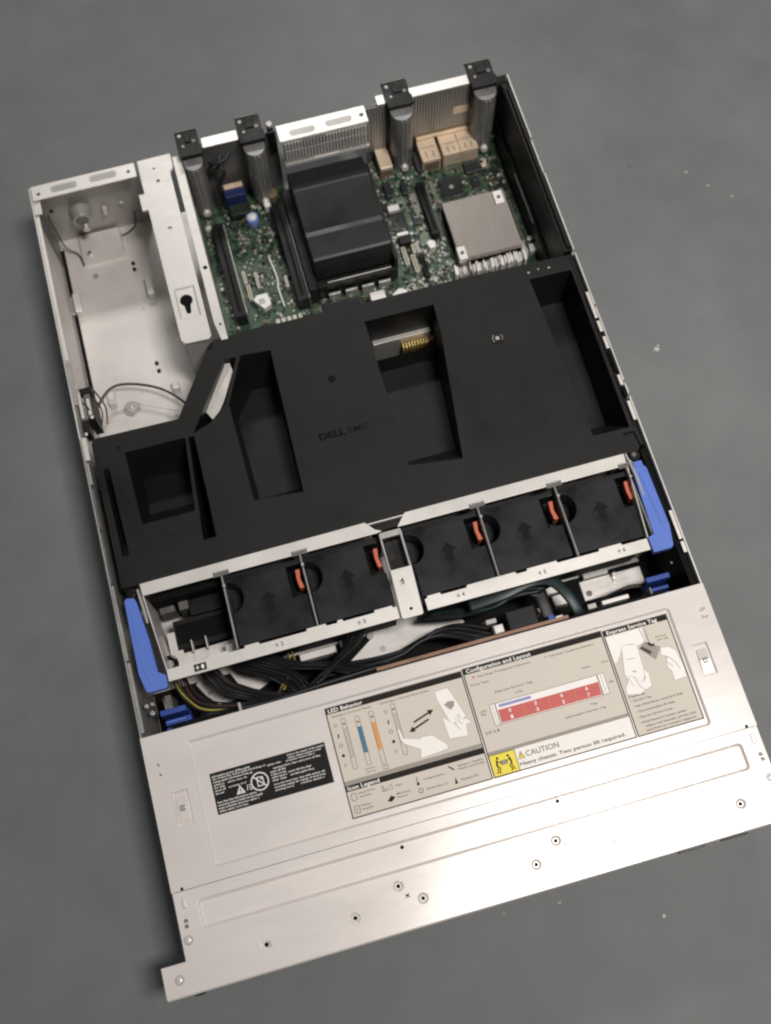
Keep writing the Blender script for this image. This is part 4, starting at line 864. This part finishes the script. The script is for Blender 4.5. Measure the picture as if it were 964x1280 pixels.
crumb('paint_fleck', 624.2, 542.0, 2.0, .3, 'faint pale fleck, lowest of the three by the right photo edge', 'fleck', 'scuff_grey', 7)
crumb('metal_sliver', 269.5, -14.0, 2.3, .6, 'right hand bright sliver on the floor just in front of the server', 'sliver', 'chip_debris', 8, .35)
crumb('metal_sliver', 225.8, -10.3, 1.9, .6, 'left hand bright sliver on the floor just in front of the server', 'sliver', 'chip_debris', 9, .35)
crumb('paint_fleck', 342.7, -44.4, 1.8, .4, 'pale fleck on the floor well in front of the server, nearest the viewer', 'fleck', 'chip_debris', 10)

# ------------------------------------------------------------------ light
w = bpy.data.worlds.new('World'); scene.world = w; w.use_nodes = True
bg = w.node_tree.nodes['Background']; bg.inputs['Color'].default_value = (0.93, 0.97, 1.0, 1); bg.inputs['Strength'].default_value = 0.085
def lamp(name, loc, target, size, power, color, spread):
    ld = bpy.data.lights.new(name, 'AREA'); ld.shape = 'RECTANGLE'; ld.size = size[0]; ld.size_y = size[1]; ld.energy = power; ld.color = color; ld.spread = math.radians(spread)
    o = bpy.data.objects.new(name, ld); COL.objects.link(o); o.location = loc
    o.rotation_euler = (Vector(target) - Vector(loc)).to_track_quat('-Z', 'Y').to_euler(); return o
lamp('ceiling_or_fill_lamp', (0.70, -0.15, 2.15), (0.68, 0.50, 0), (0.46, 0.26), 14.2, (1.0, 0.955, 0.915), 106)
lamp('ceiling_or_fill_lamp', (0.55, 2.7, 2.4), (0.45, 1.15, 0), (1.0, 0.3), 6.5, (1.0, 0.985, 0.95), 90)  # added fill lamp without a known source, brightens the rear floor

# ------------------------------------------------------------------ camera
R = ((0.9635985275618933, 0.25713335365381307, -0.07321417976921427), (-0.26695766551803335, 0.9104953418920282, -0.3158034787871134), (-0.014542437955774597, 0.3238528536721949, 0.945995690617381))
cam = bpy.data.cameras.new('camera'); co = bpy.data.objects.new('camera', cam); COL.objects.link(co)
co.matrix_world = Matrix.Translation((0.15414490721, 0.01998585233, 0.91959769706)) @ Matrix(R).to_4x4()
cam.sensor_fit = 'VERTICAL'; cam.sensor_height = 36.0; cam.sensor_width = 36.0 * 771 / 1024; cam.lens = 1415.7502936402993 / 1280 * 36
cam.clip_start = 0.01; cam.clip_end = 50
cam.dof.use_dof = True; cam.dof.focus_distance = 0.84; cam.dof.aperture_fstop = 6.3
scene.camera = co
scene.render.resolution_x = 771; scene.render.resolution_y = 1024
scene.render.engine = 'CYCLES'
scene.cycles.pixel_filter_type = 'GAUSSIAN'; scene.cycles.filter_width = 2.5
scene.view_settings.view_transform = 'Standard'; scene.view_settings.look = 'None'; scene.view_settings.exposure = 0; scene.view_settings.gamma = 1
